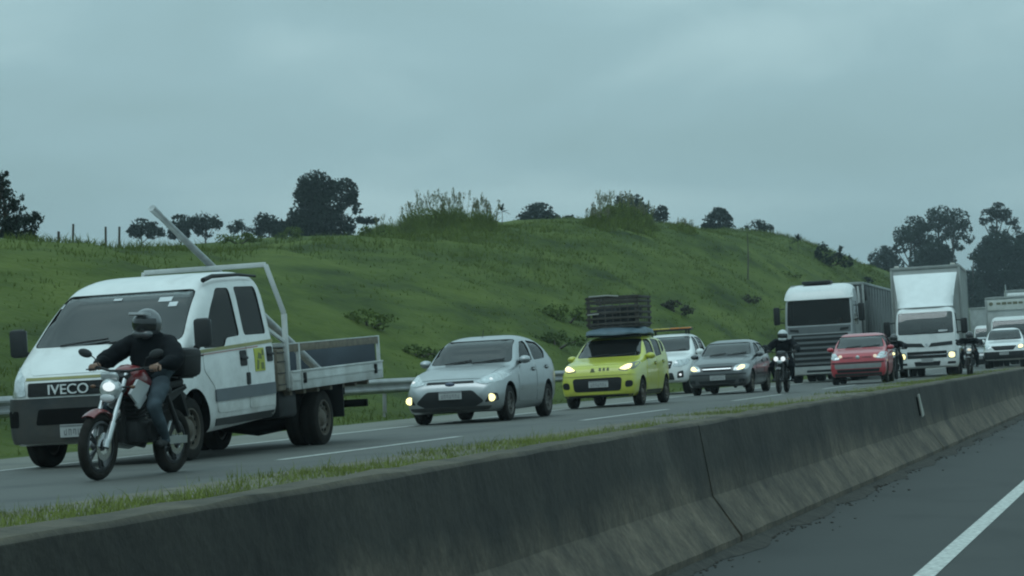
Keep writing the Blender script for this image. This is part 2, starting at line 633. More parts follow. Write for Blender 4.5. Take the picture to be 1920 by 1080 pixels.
def car(S, M, label, cat, group=None):
    root = thing(S['name'], label, cat, group, M)
    paint = S['paint']
    r, wb, tr, tw = S['r'], S['wb'], S['track'], S['tw']
    hv, hf = hull(S)
    bvh = quick_bvh(hv, hf)
    W = max(S['wid'](x) for x in S['wid'].keys)
    arches = MB()
    for x in (0, wb):
        for s in (-1, 1):
            a, b = sorted((s * (W - .36), s * (W + .2)))
            arches.lathe([(r + S.get('gap', .055), a), (r + S.get('gap', .055), b)], (x, 0, r + .02), 30)
    cuts = [(arches.v, arches.f, 1)]
    cab = S['cabin']
    iv, if_ = hull(S, .055, (cab[0], cab[1]), cab[2])
    cuts.append((iv, if_, 2))
    side = MB()
    for poly in S['sides']:
        pr = round_poly(poly, .06)
        for s in (-1, 1):
            a, b = sorted((s * .25, s * (W + .3)))
            v, f = prism_geo(pr, 'y', a, b)
            side.add(v, f)
    cuts.append((side.v, side.f, 1))
    ws = round_poly(S['shield'], .07)
    v, f = prism_geo(ws, 'x', -3, S['shield_x'])
    # only the part over the bonnet: start in front of the cowl
    cuts.append((v, f, 1))
    if S.get('rear'):
        v, f = prism_geo(round_poly(S['rear'], .07), 'x', S['rear_x'], 12)
        cuts.append((v, f, 1))
    cuts += S.get('extra_cuts', [])
    me = boolean((hv, hf), cuts, 3)
    mi = [p.material_index for p in me.polygons]
    me.materials.clear()
    for mm in (paint, M_UNDER, M_INT):
        me.materials.append(mm)
    me.polygons.foreach_set('material_index', mi)
    me.name = 'body'
    link('body', me, root, 32)

    def shrink(poly, k=.985):
        c = sum((Vector(p) for p in poly), Vector((0, 0))) / len(poly)
        return [tuple(c + (Vector(p) - c) * k) for p in poly]
    m = MB()
    patch(m, bvh, shrink(ws), 'x', -1, -.012, .005, .12)
    wind = m.build('windshield', S.get('glass', M_GLASS), root, 60)
    if S.get('wiper', True):
        m = MB()
        z0 = min(p[1] for p in S['shield']) - .015
        yw = max(p[0] for p in S['shield'])
        for y0, y1 in ((-.05, -.05 - yw * .75), (yw * .6, -.02)):
            pts = []
            for t in range(7):
                t /= 6
                y = y0 + (y1 - y0) * t
                h = bvh.ray_cast(Vector((-6, y, z0 + .02 + .05 * t)), Vector((1, 0, 0)))[0]
                if h:
                    pts.append(h - Vector((.018, 0, -.008)))
            if len(pts) > 2:
                m.tube(pts, .011, 5)
        if m.v:
            m.build('wiper', M_BLACK, root)
    for poly in S['sides']:
        for s in (-1, 1):
            m = MB()
            patch(m, bvh, shrink(round_poly(poly, .06)), 'y', s, -.012, .005, .12)
            m.build('side_window', S.get('sideglass', M_SIDEGLASS), root, 60)
    if S.get('rear'):
        m = MB()
        patch(m, bvh, shrink(round_poly(S['rear'], .07)), 'x', 1, -.012, .005, .12)
        m.build('rear_window', M_SIDEGLASS, root, 60)
    for d in S.get('doors', []):
        for s in (-1, 1):
            m = MB()
            patch(m, bvh, round_poly(d['poly'], .05), 'y', s, .007, .012, .09)
            do = m.build('door', paint, root, 32)
            hx, hz = d['handle']
            h = bvh.ray_cast(Vector((hx, s * 5, hz)), Vector((0, -s, 0)))[0]
            m = MB()
            m.box((hx, h.y + s * .028, hz), (.2, .02, .032), 0, None, .008)
            m.box((hx, h.y + s * .010, hz), (.16, .012, .07), 1, None, .004)
            m.build('door_handle', [S.get('handle_mat', paint), M_BLACK], do)
    for nm, poly, off, th, mt, mir in S.get('front', []):
        for q in ([poly] if not mir else [poly, mirror(poly)]):
            m = MB()
            patch(m, bvh, q, 'x', -1, off, th, .05)
            m.build(nm, mt, root, 35)
    for nm, poly, off, th, mt in S.get('top_panels', []):
        m = MB()
        patch(m, bvh, round_poly(poly, .08), 'z', 1, off, th, .09)
        m.build(nm, mt, root, 35)
    for nm, poly, off, th, mt in S.get('flank', []):
        for s in (-1, 1):
            m = MB()
            patch(m, bvh, poly, 'y', s, off, th, .1)
            m.build(nm, mt, root, 35)
    for nm, y, z, rad, mt, dep in S.get('bulbs', []):
        h = bvh.ray_cast(Vector((-8, y, z)), Vector((1, 0, 0)))[0]
        m = MB()
        m.ell((h.x - dep, y, z), (.02, rad, rad * .9), 14, 8)
        m.build(nm, mt, root)
    for side_ in (-1, 1):
        if S.get('mirror'):
            mx, my, mz = S['mirror']
            mirror_part(root, mx, side_ * my, mz, S.get('mirror_mat', paint), *S.get('mirror_size', (.11, .2, .14)))
        wheel(root, 0, side_ * tr, r, tw, S.get('rim', M_ALLOY), S.get('spokes', 5), cover=S.get('cover', False))
        rw = wheel(root, wb, side_ * S.get('track_r', tr), r, tw, S.get('rim', M_ALLOY), S.get('spokes', 5), cover=S.get('cover', False), dual=S.get('dual', False))
        rw.location.z -= S.get('wheel_drop', 0)
    if S.get('plate'):
        plate_on(root, bvh, *S['plate'])
    zf = cab[2]
    bench(S, root, S['seat_x'], (-.37, .37), zf)
    if S.get('rear_seat'):
        m = MB()
        x = S['rear_seat']
        m.box((x + .2, 0, zf + .1), (.5, 1.15, .2), 0, None, .05)
        m.box((x + .5, 0, zf + .4), (.14, 1.15, .5), 0, Matrix.Rotation(.3, 3, 'Y'), .05)
        m.build('seat', M_SEAT, root)
    m = MB()
    dx = S['dash_x']
    dz = min(p[1] for p in S['shield']) - .06
    m.box((dx, 0, dz - .1), (.42, W * 1.5, .22), 0, None, .06)
    m.build('dashboard', M_INT, root)
    m = MB()
    c, s_ = math.cos(.45), math.sin(.45)
    pts = [(dx + .33 + .19 * s_ * math.sin(t) * -1, -.36 + .19 * math.cos(t), dz + .02 + .19 * c * math.sin(t)) for t in [2 * PI * i / 16 for i in range(17)]]
    m.tube(pts, .016, 6)
    m.cyl((dx + .33, -.36, dz + .02), (dx + .1, -.36, dz - .06), .035)
    m.build('steering_wheel', M_BLACK, root)
    root['_'] = 0
    del root['_']
    return root, bvh


def box_poly(y0, y1, z0, z1):
    return [(y0, z0), (y1, z0), (y1, z1), (y0, z1)]
# ------------------------------------------------------------------ the silver sedan
P_SILVER = mat('paint_silver', (0.38, 0.40, 0.41), 0.36, metal=0.8, coat=0.5, var=0.04, dirt=0.22)
SED = dict(
    name='silver_sedan', paint=P_SILVER, r=.30, wb=2.49, track=.735, tw=.195,
    top=curve((-.82, .48), (-.80, .60), (-.75, .69), (-.62, .765), (-.3, .86), (.1, .935), (.40, .98), (.96, 1.365), (1.2, 1.445), (1.75, 1.485), (2.3, 1.45), (2.75, 1.34), (3.12, 1.13), (3.22, 1.085), (3.40, 1.06), (3.45, .95), (3.47, .6)),
    bot=curve((-.82, .40), (-.79, .23), (-.6, .18), (2.8, .21), (3.3, .3), (3.47, .48)),
    belt=curve((-.82, .55), (0, .84), (.5, .92), (2.0, .985), (3.47, 1.0)),
    wid=curve((-.82, .55), (-.79, .69), (-.70, .775), (-.5, .82), (-.2, .838), (.4, .855), (1.6, .86), (2.7, .845), (3.15, .80), (3.38, .70), (3.47, .52)),
    tumble=.32, n1=5.2,
    top_panels=[('hood', [(-.66, -.60), (.30, -.70), (.30, .70), (-.66, .60)], .006, .012, P_SILVER)],
    cabin=(.62, 3.0, .42),
    shield=[(-.735, .995), (.735, .995), (.615, 1.40), (-.615, 1.40)], shield_x=1.5,
    rear=[(-.6, 1.12), (.6, 1.12), (.5, 1.36), (-.5, 1.36)], rear_x=2.3,
    sides=[[(.78, .99), (1.62, 1.02), (1.60, 1.37), (1.30, 1.345), (1.02, 1.20)], [(1.72, 1.02), (2.5, 1.05), (2.62, 1.17), (2.4, 1.34), (1.72, 1.375)]],
    doors=[dict(poly=[(.5, .32), (1.64, .32), (1.66, .96), (.72, .93), (.52, .8)], handle=(1.48, .86)), dict(poly=[(1.68, .32), (2.1, .32), (2.2, .62), (2.58, .78), (2.6, .98), (1.70, .965)], handle=(2.42, .89))],
    front=[
        ('grille', [(-.42, .672), (.42, .672), (.40, .708), (-.40, .708)], .006, .02, M_BLACK, False),
        ('lower_grille', round_poly([(-.42, .27), (.42, .27), (.60, .36), (.40, .55), (-.40, .55), (-.60, .36)], .05), .006, .02, M_BLACK, False),
        ('headlight', round_poly([(.44, .68), (.60, .64), (.80, .68), (.83, .80), (.77, .86), (.62, .80)], .04), .008, .02, M_LENS, True),
        ('fog_lamp_housing', round_poly([(.60, .34), (.80, .36), (.79, .49), (.70, .485)], .03), .006, .018, M_BLACK, True),
        ('lower_lip', round_poly([(-.66, .225), (.66, .225), (.72, .285), (-.72, .285)], .03), .012, .03, M_DARKGREY, False),
    ],
    bulbs=[('fog_light', -.715, .415, .072, M_LIT, .012), ('fog_light', .715, .415, .072, M_LIT, .012), ('headlight_bulb', -.68, .72, .03, M_LITW, .01), ('headlight_bulb', .68, .72, .03, M_LITW, .01)],
    flank=[('side_trim', box_poly(.62, 2.05, .5, .545), .014, .02, P_SILVER)],
    mirror=(.78, .80, 1.03), plate=(-.02, .475), seat_x=1.0, rear_seat=1.95, dash_x=.72, spokes=7)

sedan, bv = car(SED, on_road(11.84, 39.15), 'silver four-door sedan with both fog lights glowing, in front of the yellow hatchback', 'car', 'cars in the oncoming queue')
m = MB()
m.ell((bv.ray_cast(Vector((-8, 0, .66)), Vector((1, 0, 0)))[0].x - .012, 0, .665), (.018, .085, .036), 16, 8)
m.build('badge', mat('badge_blue', (.05, .07, .12), .25, coat=1), sedan)
m = MB()
m.cyl((1.3, 0, 1.425), (1.42, 0, 1.60), .008, .004, 6)
m.build('antenna', M_BLACK, sedan)

# ------------------------------------------------------------------ the yellow hatchback
P_YELLOW = mat('paint_yellow', (0.50, 0.51, 0.055), 0.32, coat=0.6, var=0.04, dirt=0.15)
M_SLOT = mat('nose_slot', (.07, .08, .02), .5)
UNO = dict(
    name='yellow_hatchback', paint=P_YELLOW, r=.285, wb=2.376, track=.715, tw=.185,
    top=curve((-.75, .52), (-.735, .66), (-.69, .80), (-.60, .875), (-.35, .945), (0, 1.0), (.25, 1.035), (.95, 1.40), (1.2, 1.47), (1.7, 1.50), (2.3, 1.48), (2.72, 1.42), (2.86, 1.25), (2.96, 1.0), (3.0, .85), (3.02, .6)),
    bot=curve((-.75, .40), (-.735, .28), (-.6, .215), (2.6, .22), (2.9, .3), (3.02, .45)),
    belt=curve((-.75, .6), (-.3, .84), (.3, .93), (2.0, 1.0), (3.02, 1.06)),
    wid=curve((-.75, .58), (-.735, .70), (-.67, .765), (-.5, .80), (.2, .82), (1.4, .822), (2.5, .81), (2.85, .77), (2.98, .70), (3.02, .6)),
    tumble=.25, n0=3.4, n1=6.5, top_panels=[('hood', [(-.58, -.56), (.16, -.66), (.16, .66), (-.58, .56)], .006, .012, P_YELLOW)], side=[(0, .88), (.07, .94), (.18, .975), (.32, .993), (.48, 1.0), (.64, 1.0), (.78, .995), (.9, .985), (1, .965)],
    cabin=(.48, 2.8, .42),
    shield=[(-.70, 1.05), (.70, 1.05), (.60, 1.425), (-.60, 1.425)], shield_x=1.35,
    rear=[(-.58, 1.12), (.58, 1.12), (.53, 1.38), (-.53, 1.38)], rear_x=2.4,
    sides=[[(.62, 1.0), (1.42, 1.02), (1.40, 1.41), (1.05, 1.40), (.86, 1.28)], [(1.52, 1.02), (2.16, 1.06), (2.2, 1.39), (1.52, 1.415)], [(2.26, 1.1), (2.52, 1.16), (2.52, 1.36), (2.28, 1.38)]],
    doors=[dict(poly=[(.42, .33), (1.45, .33), (1.47, .98), (.56, .95), (.44, .8)], handle=(1.30, .88)), dict(poly=[(1.49, .33), (1.95, .33), (2.05, .62), (2.26, .75), (2.28, 1.0), (1.51, .985)], handle=(2.12, .91))],
    front=[
        ('lower_grille', round_poly([(-.50, .34), (.50, .34), (.53, .62), (-.53, .62)], .07), .006, .02, M_BLACK, False),
        ('headlight_housing', round_poly([(.43, .77), (.60, .74), (.775, .78), (.79, .93), (.62, .90)], .05), .006, .018, mat('lamp_dark', (.10, .11, .06), .25, coat=.6), True),
        ('fog_lamp_recess', round_poly([(.585, .40), (.745, .41), (.75, .545), (.60, .545)], .06), .006, .018, M_BLACK, True),
        ('bumper_edge', round_poly([(-.76, .665), (.76, .665), (.77, .70), (-.77, .70)], .015), .014, .025, P_YELLOW, False),
        ('lower_lip', round_poly([(-.70, .225), (.70, .225), (.74, .265), (-.74, .265)], .02), .01, .03, M_DARKGREY, False),
        ('nose_slot', box_poly(-.085, -.03, .765, .825), .005, .012, M_SLOT, False),
        ('nose_slot', box_poly(-.17, -.115, .765, .825), .005, .012, M_SLOT, False),
        ('nose_slot', box_poly(-.255, -.20, .765, .825), .005, .012, M_SLOT, False),
        ('badge', [(.05, .745), (.15, .745), (.125, .82), (.075, .82)], .006, .012, M_SLOT, False),
        ('headlight', round_poly([(.46, .79), (.60, .765), (.70, .79), (.715, .88), (.62, .88)], .05), .012, .018, M_LIT, True),
    ],
    flank=[('side_sill', [(.42, .235), (1.96, .235), (1.96, .32), (.42, .32)], .01, .02, M_DARKGREY)],
    mirror=(.66, .76, 1.04), plate=(-.03, .49, .42, .135), seat_x=.9, rear_seat=1.75, dash_x=.6, rim=M_STEEL, cover=True)
uno, bv = car(UNO, on_road(11.75, 49.2), 'bright yellow-green hatchback carrying a tall load on its roof', 'car', 'cars in the oncoming queue')
m = MB()
for x in (.95, 2.15):
    m.tube([(x, -.60, 1.44), (x, -.58, 1.505), (x, .58, 1.505), (x, .60, 1.44)], .016, 6)
for y in (-.5, .5):
    m.tube([(.85, y, 1.52), (2.3, y, 1.52)], .014, 6)
m.build('roof_rack', M_BLACK, uno)
ROOF = on_road(11.75, 49.2)
# a blue tarpaulin bundle and, on it, a dark slatted crate: cargo, so things of their own
m = MB()
prof = curve((.72, .03), (.8, .09), (1.1, .15), (1.6, .17), (2.1, .15), (2.4, .09), (2.48, .03))
vs, fs = [], []
xs_ = np.linspace(.72, 2.48, 14)
for i, x in enumerate(xs_):
    for k in range(20):
        a = 2 * PI * k / 20
        c, s = math.cos(a), math.sin(a)
        y = .66 * np.sign(c) * abs(c) ** .7 * (1 - .25 * ((x - 1.6) / .9) ** 4)
        z = 1.535 + (prof(x) * (abs(s) ** .45) if s > 0 else -.01) + .012 * math.sin(5 * y + 7 * x)
        vs.append((x, y, z))
for i in range(13):
    for k in range(20):
        fs.append((i * 20 + k, i * 20 + (k + 1) % 20, (i + 1) * 20 + (k + 1) % 20, (i + 1) * 20 + k))
fs += [tuple(range(20)), tuple(13 * 20 + k for k in range(20))]
m.add(vs, fs)
t = m.build('tarpaulin_bundle', mat('tarp_blue', (.075, .12, .15), .55, var=.25, scale=6, bump=.4, bscale=9), None, 60)
t.matrix_world = ROOF
tag(t, 'low blue-grey tarpaulin bundle tied on the roof of the yellow hatchback', 'roof load')
root = thing('slatted_crate', 'tall dark slatted crate standing on the tarpaulin bundle above the yellow hatchback', 'crate', None, ROOF)
M_CRATE = mat('crate_wood', (.050, .046, .041), .85, var=.35, scale=8)
m = MB()
m.box((1.6, 0, 1.70), (1.18, 1.12, .05), 0, None, .01)
for y in (-.54, .54):
    for x in (1.04, 2.16):
        m.box((x, y, 2.03), (.06, .06, .64), 0, None, .008)
m.build('crate_frame', M_CRATE, root)
for z in (1.76, 1.88, 2.0, 2.12, 2.24, 2.33):
    m = MB()
    for y in (-.585, .585):
        m.box((1.6, y, z), (1.24, .018, .05), 0, None, .004)
    for x in (1.0, 2.2):
        m.box((x, 0, z + .01), (.018, 1.145, .05), 0, None, .004)
    m.build('slat', M_CRATE, root)
for y in np.linspace(-.5, .5, 7):
    m = MB()
    m.cyl((1.0, y, 1.72), (1.0, y, 2.34), .011, n=6)
    m.build('bar', M_CRATE, root)
for x in np.linspace(1.15, 2.05, 6):
    m = MB()
    m.cyl((x, -.585, 1.72), (x, -.585, 2.34), .011, n=6)
    m.build('bar', M_CRATE, root)
m = MB()
m.box((1.5, -.25, 2.02), (.7, .45, .3), 0, None, .08)
m.box((1.65, .1, 1.88), (.9, .85, .34), 0, None, .08)
m.box((1.75, .28, 1.98), (.55, .4, .42), 0, None, .08)
m.build('stuffing', mat('sacking', (.030, .033, .036), .95, var=.4, bump=.5, bscale=7), root)
for pts in ([(.965, .5, 2.37), (.96, .1, 2.38), (.965, -.15, 2.35)], [(.97, .55, 1.98), (.96, .3, 1.99)]):
    m = MB()
    m.tube(pts, .018, 6)
    m.build('strap', mat('pale_strap', (.28, .28, .27), .7), root)

# ------------------------------------------------------------------ the grey sedan
P_GREY = mat('paint_grey', (0.055, 0.062, 0.068), 0.3, metal=0.4, coat=0.7, var=0.05, dirt=0.2)
S = dict(SED)
S.update(
    name='grey_sedan', paint=P_GREY, top_panels=[('hood', [(-.62, -.56), (.34, -.64), (.34, .64), (-.62, .56)], .006, .012, P_GREY)], r=.29, wb=2.44, track=.70, tw=.18,
    top=curve((-.80, .48), (-.785, .60), (-.74, .705), (-.62, .79), (-.3, .875), (.1, .945), (.42, .99), (1.05, 1.31), (1.35, 1.39), (1.8, 1.42), (2.2, 1.40), (2.6, 1.29), (2.95, 1.08), (3.1, 1.02), (3.32, 1.0), (3.38, .9), (3.40, .6)),
    bot=curve((-.80, .42), (-.785, .27), (-.6, .2), (2.8, .21), (3.2, .3), (3.40, .48)),
    wid=curve((-.80, .56), (-.785, .68), (-.70, .755), (-.5, .79), (0, .81), (1.6, .82), (2.6, .81), (3.1, .77), (3.34, .69), (3.40, .55)),
    belt=curve((-.80, .5), (0, .82), (.5, .89), (2.0, .95), (3.40, .96)),
    shield=[(-.67, 1.005), (.67, 1.005), (.56, 1.335), (-.56, 1.335)], shield_x=1.45,
    rear=[(-.56, 1.09), (.56, 1.09), (.48, 1.32), (-.48, 1.32)], rear_x=2.15,
    sides=[[(.78, .955), (1.6, .98), (1.58, 1.325), (1.28, 1.30), (1.02, 1.17)], [(1.70, .98), (2.4, 1.0), (2.52, 1.1), (2.3, 1.29), (1.70, 1.33)]],
    doors=[dict(poly=[(.5, .32), (1.62, .32), (1.64, .92), (.72, .9), (.52, .78)], handle=(1.46, .83)), dict(poly=[(1.66, .32), (2.06, .32), (2.16, .6), (2.5, .76), (2.52, .94), (1.68, .925)], handle=(2.36, .85))],
    front=[
        ('grille', round_poly([(-.36, .60), (.36, .60), (.40, .72), (-.40, .72)], .02), .006, .02, M_BLACK, False),
        ('grille_bar', box_poly(-.37, .37, .648, .672), .014, .02, M_CHROME, False),
        ('headlight', round_poly([(.42, .61), (.58, .595), (.755, .63), (.775, .755), (.66, .77), (.48, .735)], .04), .008, .02, M_LENS, True),
        ('lower_grille', round_poly([(-.45, .285), (.45, .285), (.50, .37), (-.50, .37)], .03), .006, .02, M_BLACK, False),
        ('fog_lamp_recess', round_poly([(.56, .29), (.71, .31), (.72, .39), (.57, .39)], .03), .006, .02, M_BLACK, True),
        ('bumper_moulding', box_poly(-.74, .74, .50, .53), .012, .02, M_BLACK, False),
        ('headlight_lit', round_poly([(.50, .635), (.60, .625), (.69, .65), (.70, .73), (.60, .735)], .04), .014, .012, M_LIT, True),
    ],
    bulbs=[], flank=[('side_trim', box_poly(.6, 2.0, .47, .53), .014, .02, M_BLACK)],
    mirror=(.78, .77, 1.0), plate=(-.02, .44), seat_x=1.0, rear_seat=1.85, rim=M_STEEL, cover=True)
grey, bv = car(S, on_road(11.58, 61.6), 'dark grey sedan with its headlights on, between the yellow hatchback and a motorcycle', 'car', 'cars in the oncoming queue')

# ------------------------------------------------------------------ the red hatchback
P_RED = mat('paint_red', (0.42, 0.030, 0.045), 0.35, coat=0.6, var=0.05, dirt=0.12)
M_SCRIPT = mat('dark_script', (.05, .012, .016), .5)
S = dict(UNO)
S.update(
    name='red_hatchback', paint=P_RED, top_panels=[('hood', [(-.46, -.58), (.20, -.66), (.20, .66), (-.46, .58)], .006, .012, P_RED)], track=.71, wb=2.42,
    top=curve((-.62, .50), (-.605, .64), (-.56, .80), (-.46, .88), (-.2, .95), (.1, 1.0), (.32, 1.035), (.98, 1.38), (1.25, 1.45), (1.7, 1.49), (2.3, 1.47), (2.72, 1.40), (2.86, 1.2), (2.94, 1.0), (2.98, .85), (3.0, .6)),
    bot=curve((-.62, .42), (-.605, .29), (-.5, .215), (2.6, .22), (2.9, .3), (3.0, .45)),
    belt=curve((-.62, .6), (-.2, .85), (.3, .92), (2.0, .99), (3.0, 1.06)),
    wid=curve((-.62, .60), (-.605, .72), (-.55, .78), (-.4, .805), (.2, .82), (1.4, .822), (2.5, .81), (2.85, .77), (2.96, .70), (3.0, .6)),
    shield=[(-.705, 1.053), (.705, 1.053), (.597, 1.397), (-.597, 1.397)], shield_x=1.33,
    front=[
        ('headlight', round_poly([(.50, .73), (.70, .71), (.80, .76), (.80, .90), (.66, .92)], .05), .008, .02, M_LENS, True),
        ('bumper_line', box_poly(-.79, .79, .60, .645), .007, .015, mat('red_shadow_gap', (.06, .008, .012), .6), False),
        ('front_panel', round_poly([(-.66, .455), (.66, .455), (.68, .59), (-.68, .59)], .03), .008, .02, mat('grey_panel', (.21, .22, .22), .5, dirt=.3), False),
        ('lower_grille', round_poly([(-.60, .345), (.60, .345), (.62, .435), (-.62, .435)], .02), .008, .02, M_BLACK, False),
        ('lower_lip', round_poly([(-.66, .225), (.66, .225), (.68, .325), (-.68, .325)], .02), .012, .03, M_DARKGREY, False),
    ],
    bulbs=[('headlight_bulb', -.50, .795, .055, M_DIM, .012), ('headlight_bulb', .50, .81, .055, M_DIM, .012), ('badge', .0, .775, .06, mat('badge_silver', (.55, .57, .56), .3, metal=.6), .012)],
    flank=[], mirror=(.62, .78, 1.03), plate=None, doors=UNO['doors'], cover=False)
red, bv = car(S, on_road(9.1, 70.0, .05), 'red hatchback with dim headlights, passing in front of the grille of a white lorry', 'car', 'cars in the oncoming queue')
m = MB()
R_ = random.Random(5)
for y0, y1 in ((-.39, -.14), (.14, .40)):      # the dark script either side of the badge
    y = y0
    while y < y1:
        w = R_.uniform(.02, .035)
        z0, z1 = .765 - R_.uniform(.0, .03), .79 + R_.uniform(0, .035)
        patch(m, bv, box_poly(y, y + w * .5, z0, z1), 'x', -1, .006, .01, .05)
        patch(m, bv, box_poly(y, y + w, .765, .782), 'x', -1, .007, .01, .05)
        y += w + .012
m.build('script_marking', M_SCRIPT, red)

# ------------------------------------------------------------------ the farther silver car
S = dict(SED)
S.update(name='pale_silver_car', bulbs=[('headlight_lit', -.66, .79, .085, M_LIT, .015), ('headlight_lit', .66, .79, .085, M_LIT, .015)])
far_car, _ = car(S, on_road(9.65, 119, .03), 'pale silver car with one bright headlight showing, behind the box truck', 'car', 'cars in the oncoming queue')
# ------------------------------------------------------------------ the white crew-cab flatbed in front
P_WHITE = mat('paint_white', (0.68, 0.69, 0.68), 0.35, coat=0.4, var=0.06, dirt=0.48)
P_CLEAN = mat('paint_white_clean', (0.76, 0.77, 0.76), 0.35, coat=0.4, var=0.04, dirt=0.12)
M_OLIVE = mat('stripe_yellow', (.25, .24, .085), .5)
M_BUMP = mat('bumper_grey', (.022, .027, .030), .6, var=.2, dirt=.35)
VAN = dict(
    name='crew_cab_flatbed', paint=P_WHITE, sideglass=M_CLEARGLASS, r=.35, wb=4.30, track=.83, track_r=.80, tw=.215, gap=.07,
    top=curve((-.66, .62), (-.65, .80), (-.63, .955), (-.55, 1.06), (-.34, 1.19), (-.16, 1.30), (.55, 1.90), (.78, 2.02), (1.2, 2.09), (1.8, 2.105), (2.06, 2.08), (2.16, 2.02), (2.2, 1.8)),
    bot=curve((-.66, .33), (-.64, .29), (-.5, .27), (2.23, .34)),
    belt=curve((-.66, .7), (-.4, .98), (0, 1.2), (2.23, 1.24)),
    wid=curve((-.66, .78), (-.645, .86), (-.58, .93), (-.42, .97), (0, .99), (2.08, .995), (2.2, .965)),
    tumble=.16, n0=3.2, n1=8.0, side=SIDE_FLAT, cabin=(-.12, 2.15, .55),
    top_panels=[('hood', [(-.57, -.70), (-.20, -.84), (-.20, .84), (-.57, .70)], .006, .012, P_WHITE)],
    shield=[(-.90, 1.335), (.90, 1.335), (.79, 1.90), (-.79, 1.90)], shield_x=.9,
    sides=[[(.36, 1.22), (.86, 1.22), (.94, 1.32), (1.30, 1.335), (1.28, 1.90), (.96, 1.90), (.70, 1.68)], [(1.42, 1.335), (2.02, 1.335), (2.0, 1.91), (1.42, 1.91)]],
    doors=[dict(poly=[(.56, .48), (1.35, .48), (1.37, 1.28), (.3, 1.17), (.3, .98), (.5, .78)], handle=(1.27, 1.07)), dict(poly=[(1.40, .48), (2.12, .48), (2.12, 1.30), (1.40, 1.28)], handle=(2.0, 1.09))],
    handle_mat=M_BLACK,
    front=[
        ('bumper', round_poly([(-.95, .31), (.95, .31), (.985, .79), (-.985, .79)], .06), .035, .05, M_BUMP, False),
        ('grille', round_poly([(-.70, .81), (.70, .81), (.70, .955), (-.70, .955)], .02), .012, .025, M_BLACK, False),
        ('bumper_opening', round_poly([(-.60, .50), (.60, .50), (.56, .67), (-.56, .67)], .03), .040, .012, M_UNDER, False),
        ('fog_lamp_recess', round_poly([(.80, .48), (.92, .48), (.93, .66), (.80, .66)], .03), .040, .012, M_UNDER, True),
        ('headlight', round_poly([(.72, .82), (.95, .81), (.985, 1.0), (.93, 1.14), (.76, 1.02)], .04), .012, .025, M_LENS, True),
        ('yellow_stripe', box_poly(-.74, .74, .985, 1.015), .006, .01, M_OLIVE, False),
    ],
    flank=[('yellow_stripe', [(.04, 1.165), (2.18, 1.225), (2.18, 1.265), (.04, 1.20)], .016, .012, M_OLIVE),
           ('red_pinstripe', [(.06, 1.14), (1.7, 1.186), (1.7, 1.196), (.06, 1.15)], .014, .01, mat('pinstripe_red', (.35, .12, .10), .5)),
           ('rubbing_strip', round_poly([(.50, .61), (2.1, .61), (2.1, .75), (.50, .75)], .02), .022, .03, mat('strip_grey', (.10, .115, .13), .55, dirt=.2)),
           ('handle_recess', round_poly([(1.19, .98), (1.36, .98), (1.36, 1.16), (1.19, 1.16)], .03), .016, .012, M_BLACK),
           ('handle_recess', round_poly([(1.92, 1.0), (2.08, 1.0), (2.08, 1.18), (1.92, 1.18)], .03), .016, .012, M_BLACK),
           ('door_hinge', round_poly([(1.33, .76), (1.41, .76), (1.41, .90), (1.33, .90)], .02), .024, .02, M_BLACK),
           ('sill', box_poly(.5, 2.1, .34, .42), .012, .03, M_DARKGREY)],
    mirror=None, plate=(.08, .425, .46, .14, .05), seat_x=1.25, rear_seat=1.78, dash_x=.18, rim=M_STEEL, spokes=5, cover=True, dual=False, wheel_drop=.14)
PITCH = math.radians(1.8)
VM = on_road(11.47, 24.50) @ Matrix.Rotation(-PITCH, 4, 'Y')
KX = 1.14                                   # long cab: everything behind the front axle is stretched


def kx(x):
    return x * KX if x > .45 else x


for key in ('top', 'bot', 'belt', 'wid'):
    f_ = VAN[key]
    VAN[key] = curve(*[(kx(x), f_(x)) for x in f_.keys])
VAN['sides'] = [[(kx(x), z) for x, z in p] for p in VAN['sides']]
VAN['doors'] = [dict(poly=[(kx(x), z) for x, z in d['poly']], handle=(kx(d['handle'][0]), d['handle'][1])) for d in VAN['doors']]
VAN['flank'] = [(n_, [(kx(x), z) for x, z in p], o_, t_, m_) for n_, p, o_, t_, m_ in VAN['flank']]
VAN['cabin'] = (-.12, 2.15 * KX, .55)
van, bv = car(VAN, VM, 'white crew-cab flatbed truck with dark bumper, behind the nearest motorcyclist', 'truck')
for s in (-1, 1):
    m = MB()
    m.box((.02, s * 1.12, 1.40), (.11, .20, .32), 0, None, .045)
    m.bar((.12, s * .98, 1.22), (.04, s * 1.08, 1.30), .05, .06, 1, .01)
    m.box((.078, s * 1.12, 1.40), (.008, .16, .27), 2, None, .003)
    m.build('side_mirror', [M_DARKGREY, M_BLACK, M_CHROME], van)
# second rear tyre of each pair
for s in (-1, 1):
    w_ = wheel(van, 4.30, s * .58, .35, .19, M_STEEL, 5, cover=True)
    w_.location.z -= .14
me = text_mesh('IVECO', .155, .008)
me.materials.append(mat('letter_white', (.68, .70, .70), .4))
me.transform(Matrix.Scale(1.12, 4, (1, 0, 0)))
hx = bv.ray_cast(Vector((-8, 0, .87)), Vector((1, 0, 0)))[0].x
me.transform(Matrix.Translation((hx - .022, .21, .828)) @ Matrix.Rotation(-PI / 2, 4, 'Z') @ Matrix.Rotation(PI / 2, 4, 'X'))
link('lettering', me, van, 0)
m = MB()
m.tube([(.80, -.83, 1.99), (1.05, -.835, 2.035), (1.8, -.84, 2.05), (2.4, -.83, 2.03)], [.03, .026, .02, .015], 8)
m.build('roof_gutter', M_BLACK, van)
for y, z, w, h in ((-.50, 1.80, .16, .05), (-.62, 1.74, .10, .05), (.10, 1.83, .1, .025), (.80, 1.79, .06, .05)):
    m = MB()
    patch(m, bv, box_poly(y - w / 2, y + w / 2, z - h / 2, z + h / 2), 'x', -1, -.004, .003, .06)
    m.build('windscreen_sticker', mat('sticker_white', (.55, .57, .58), .6), van)
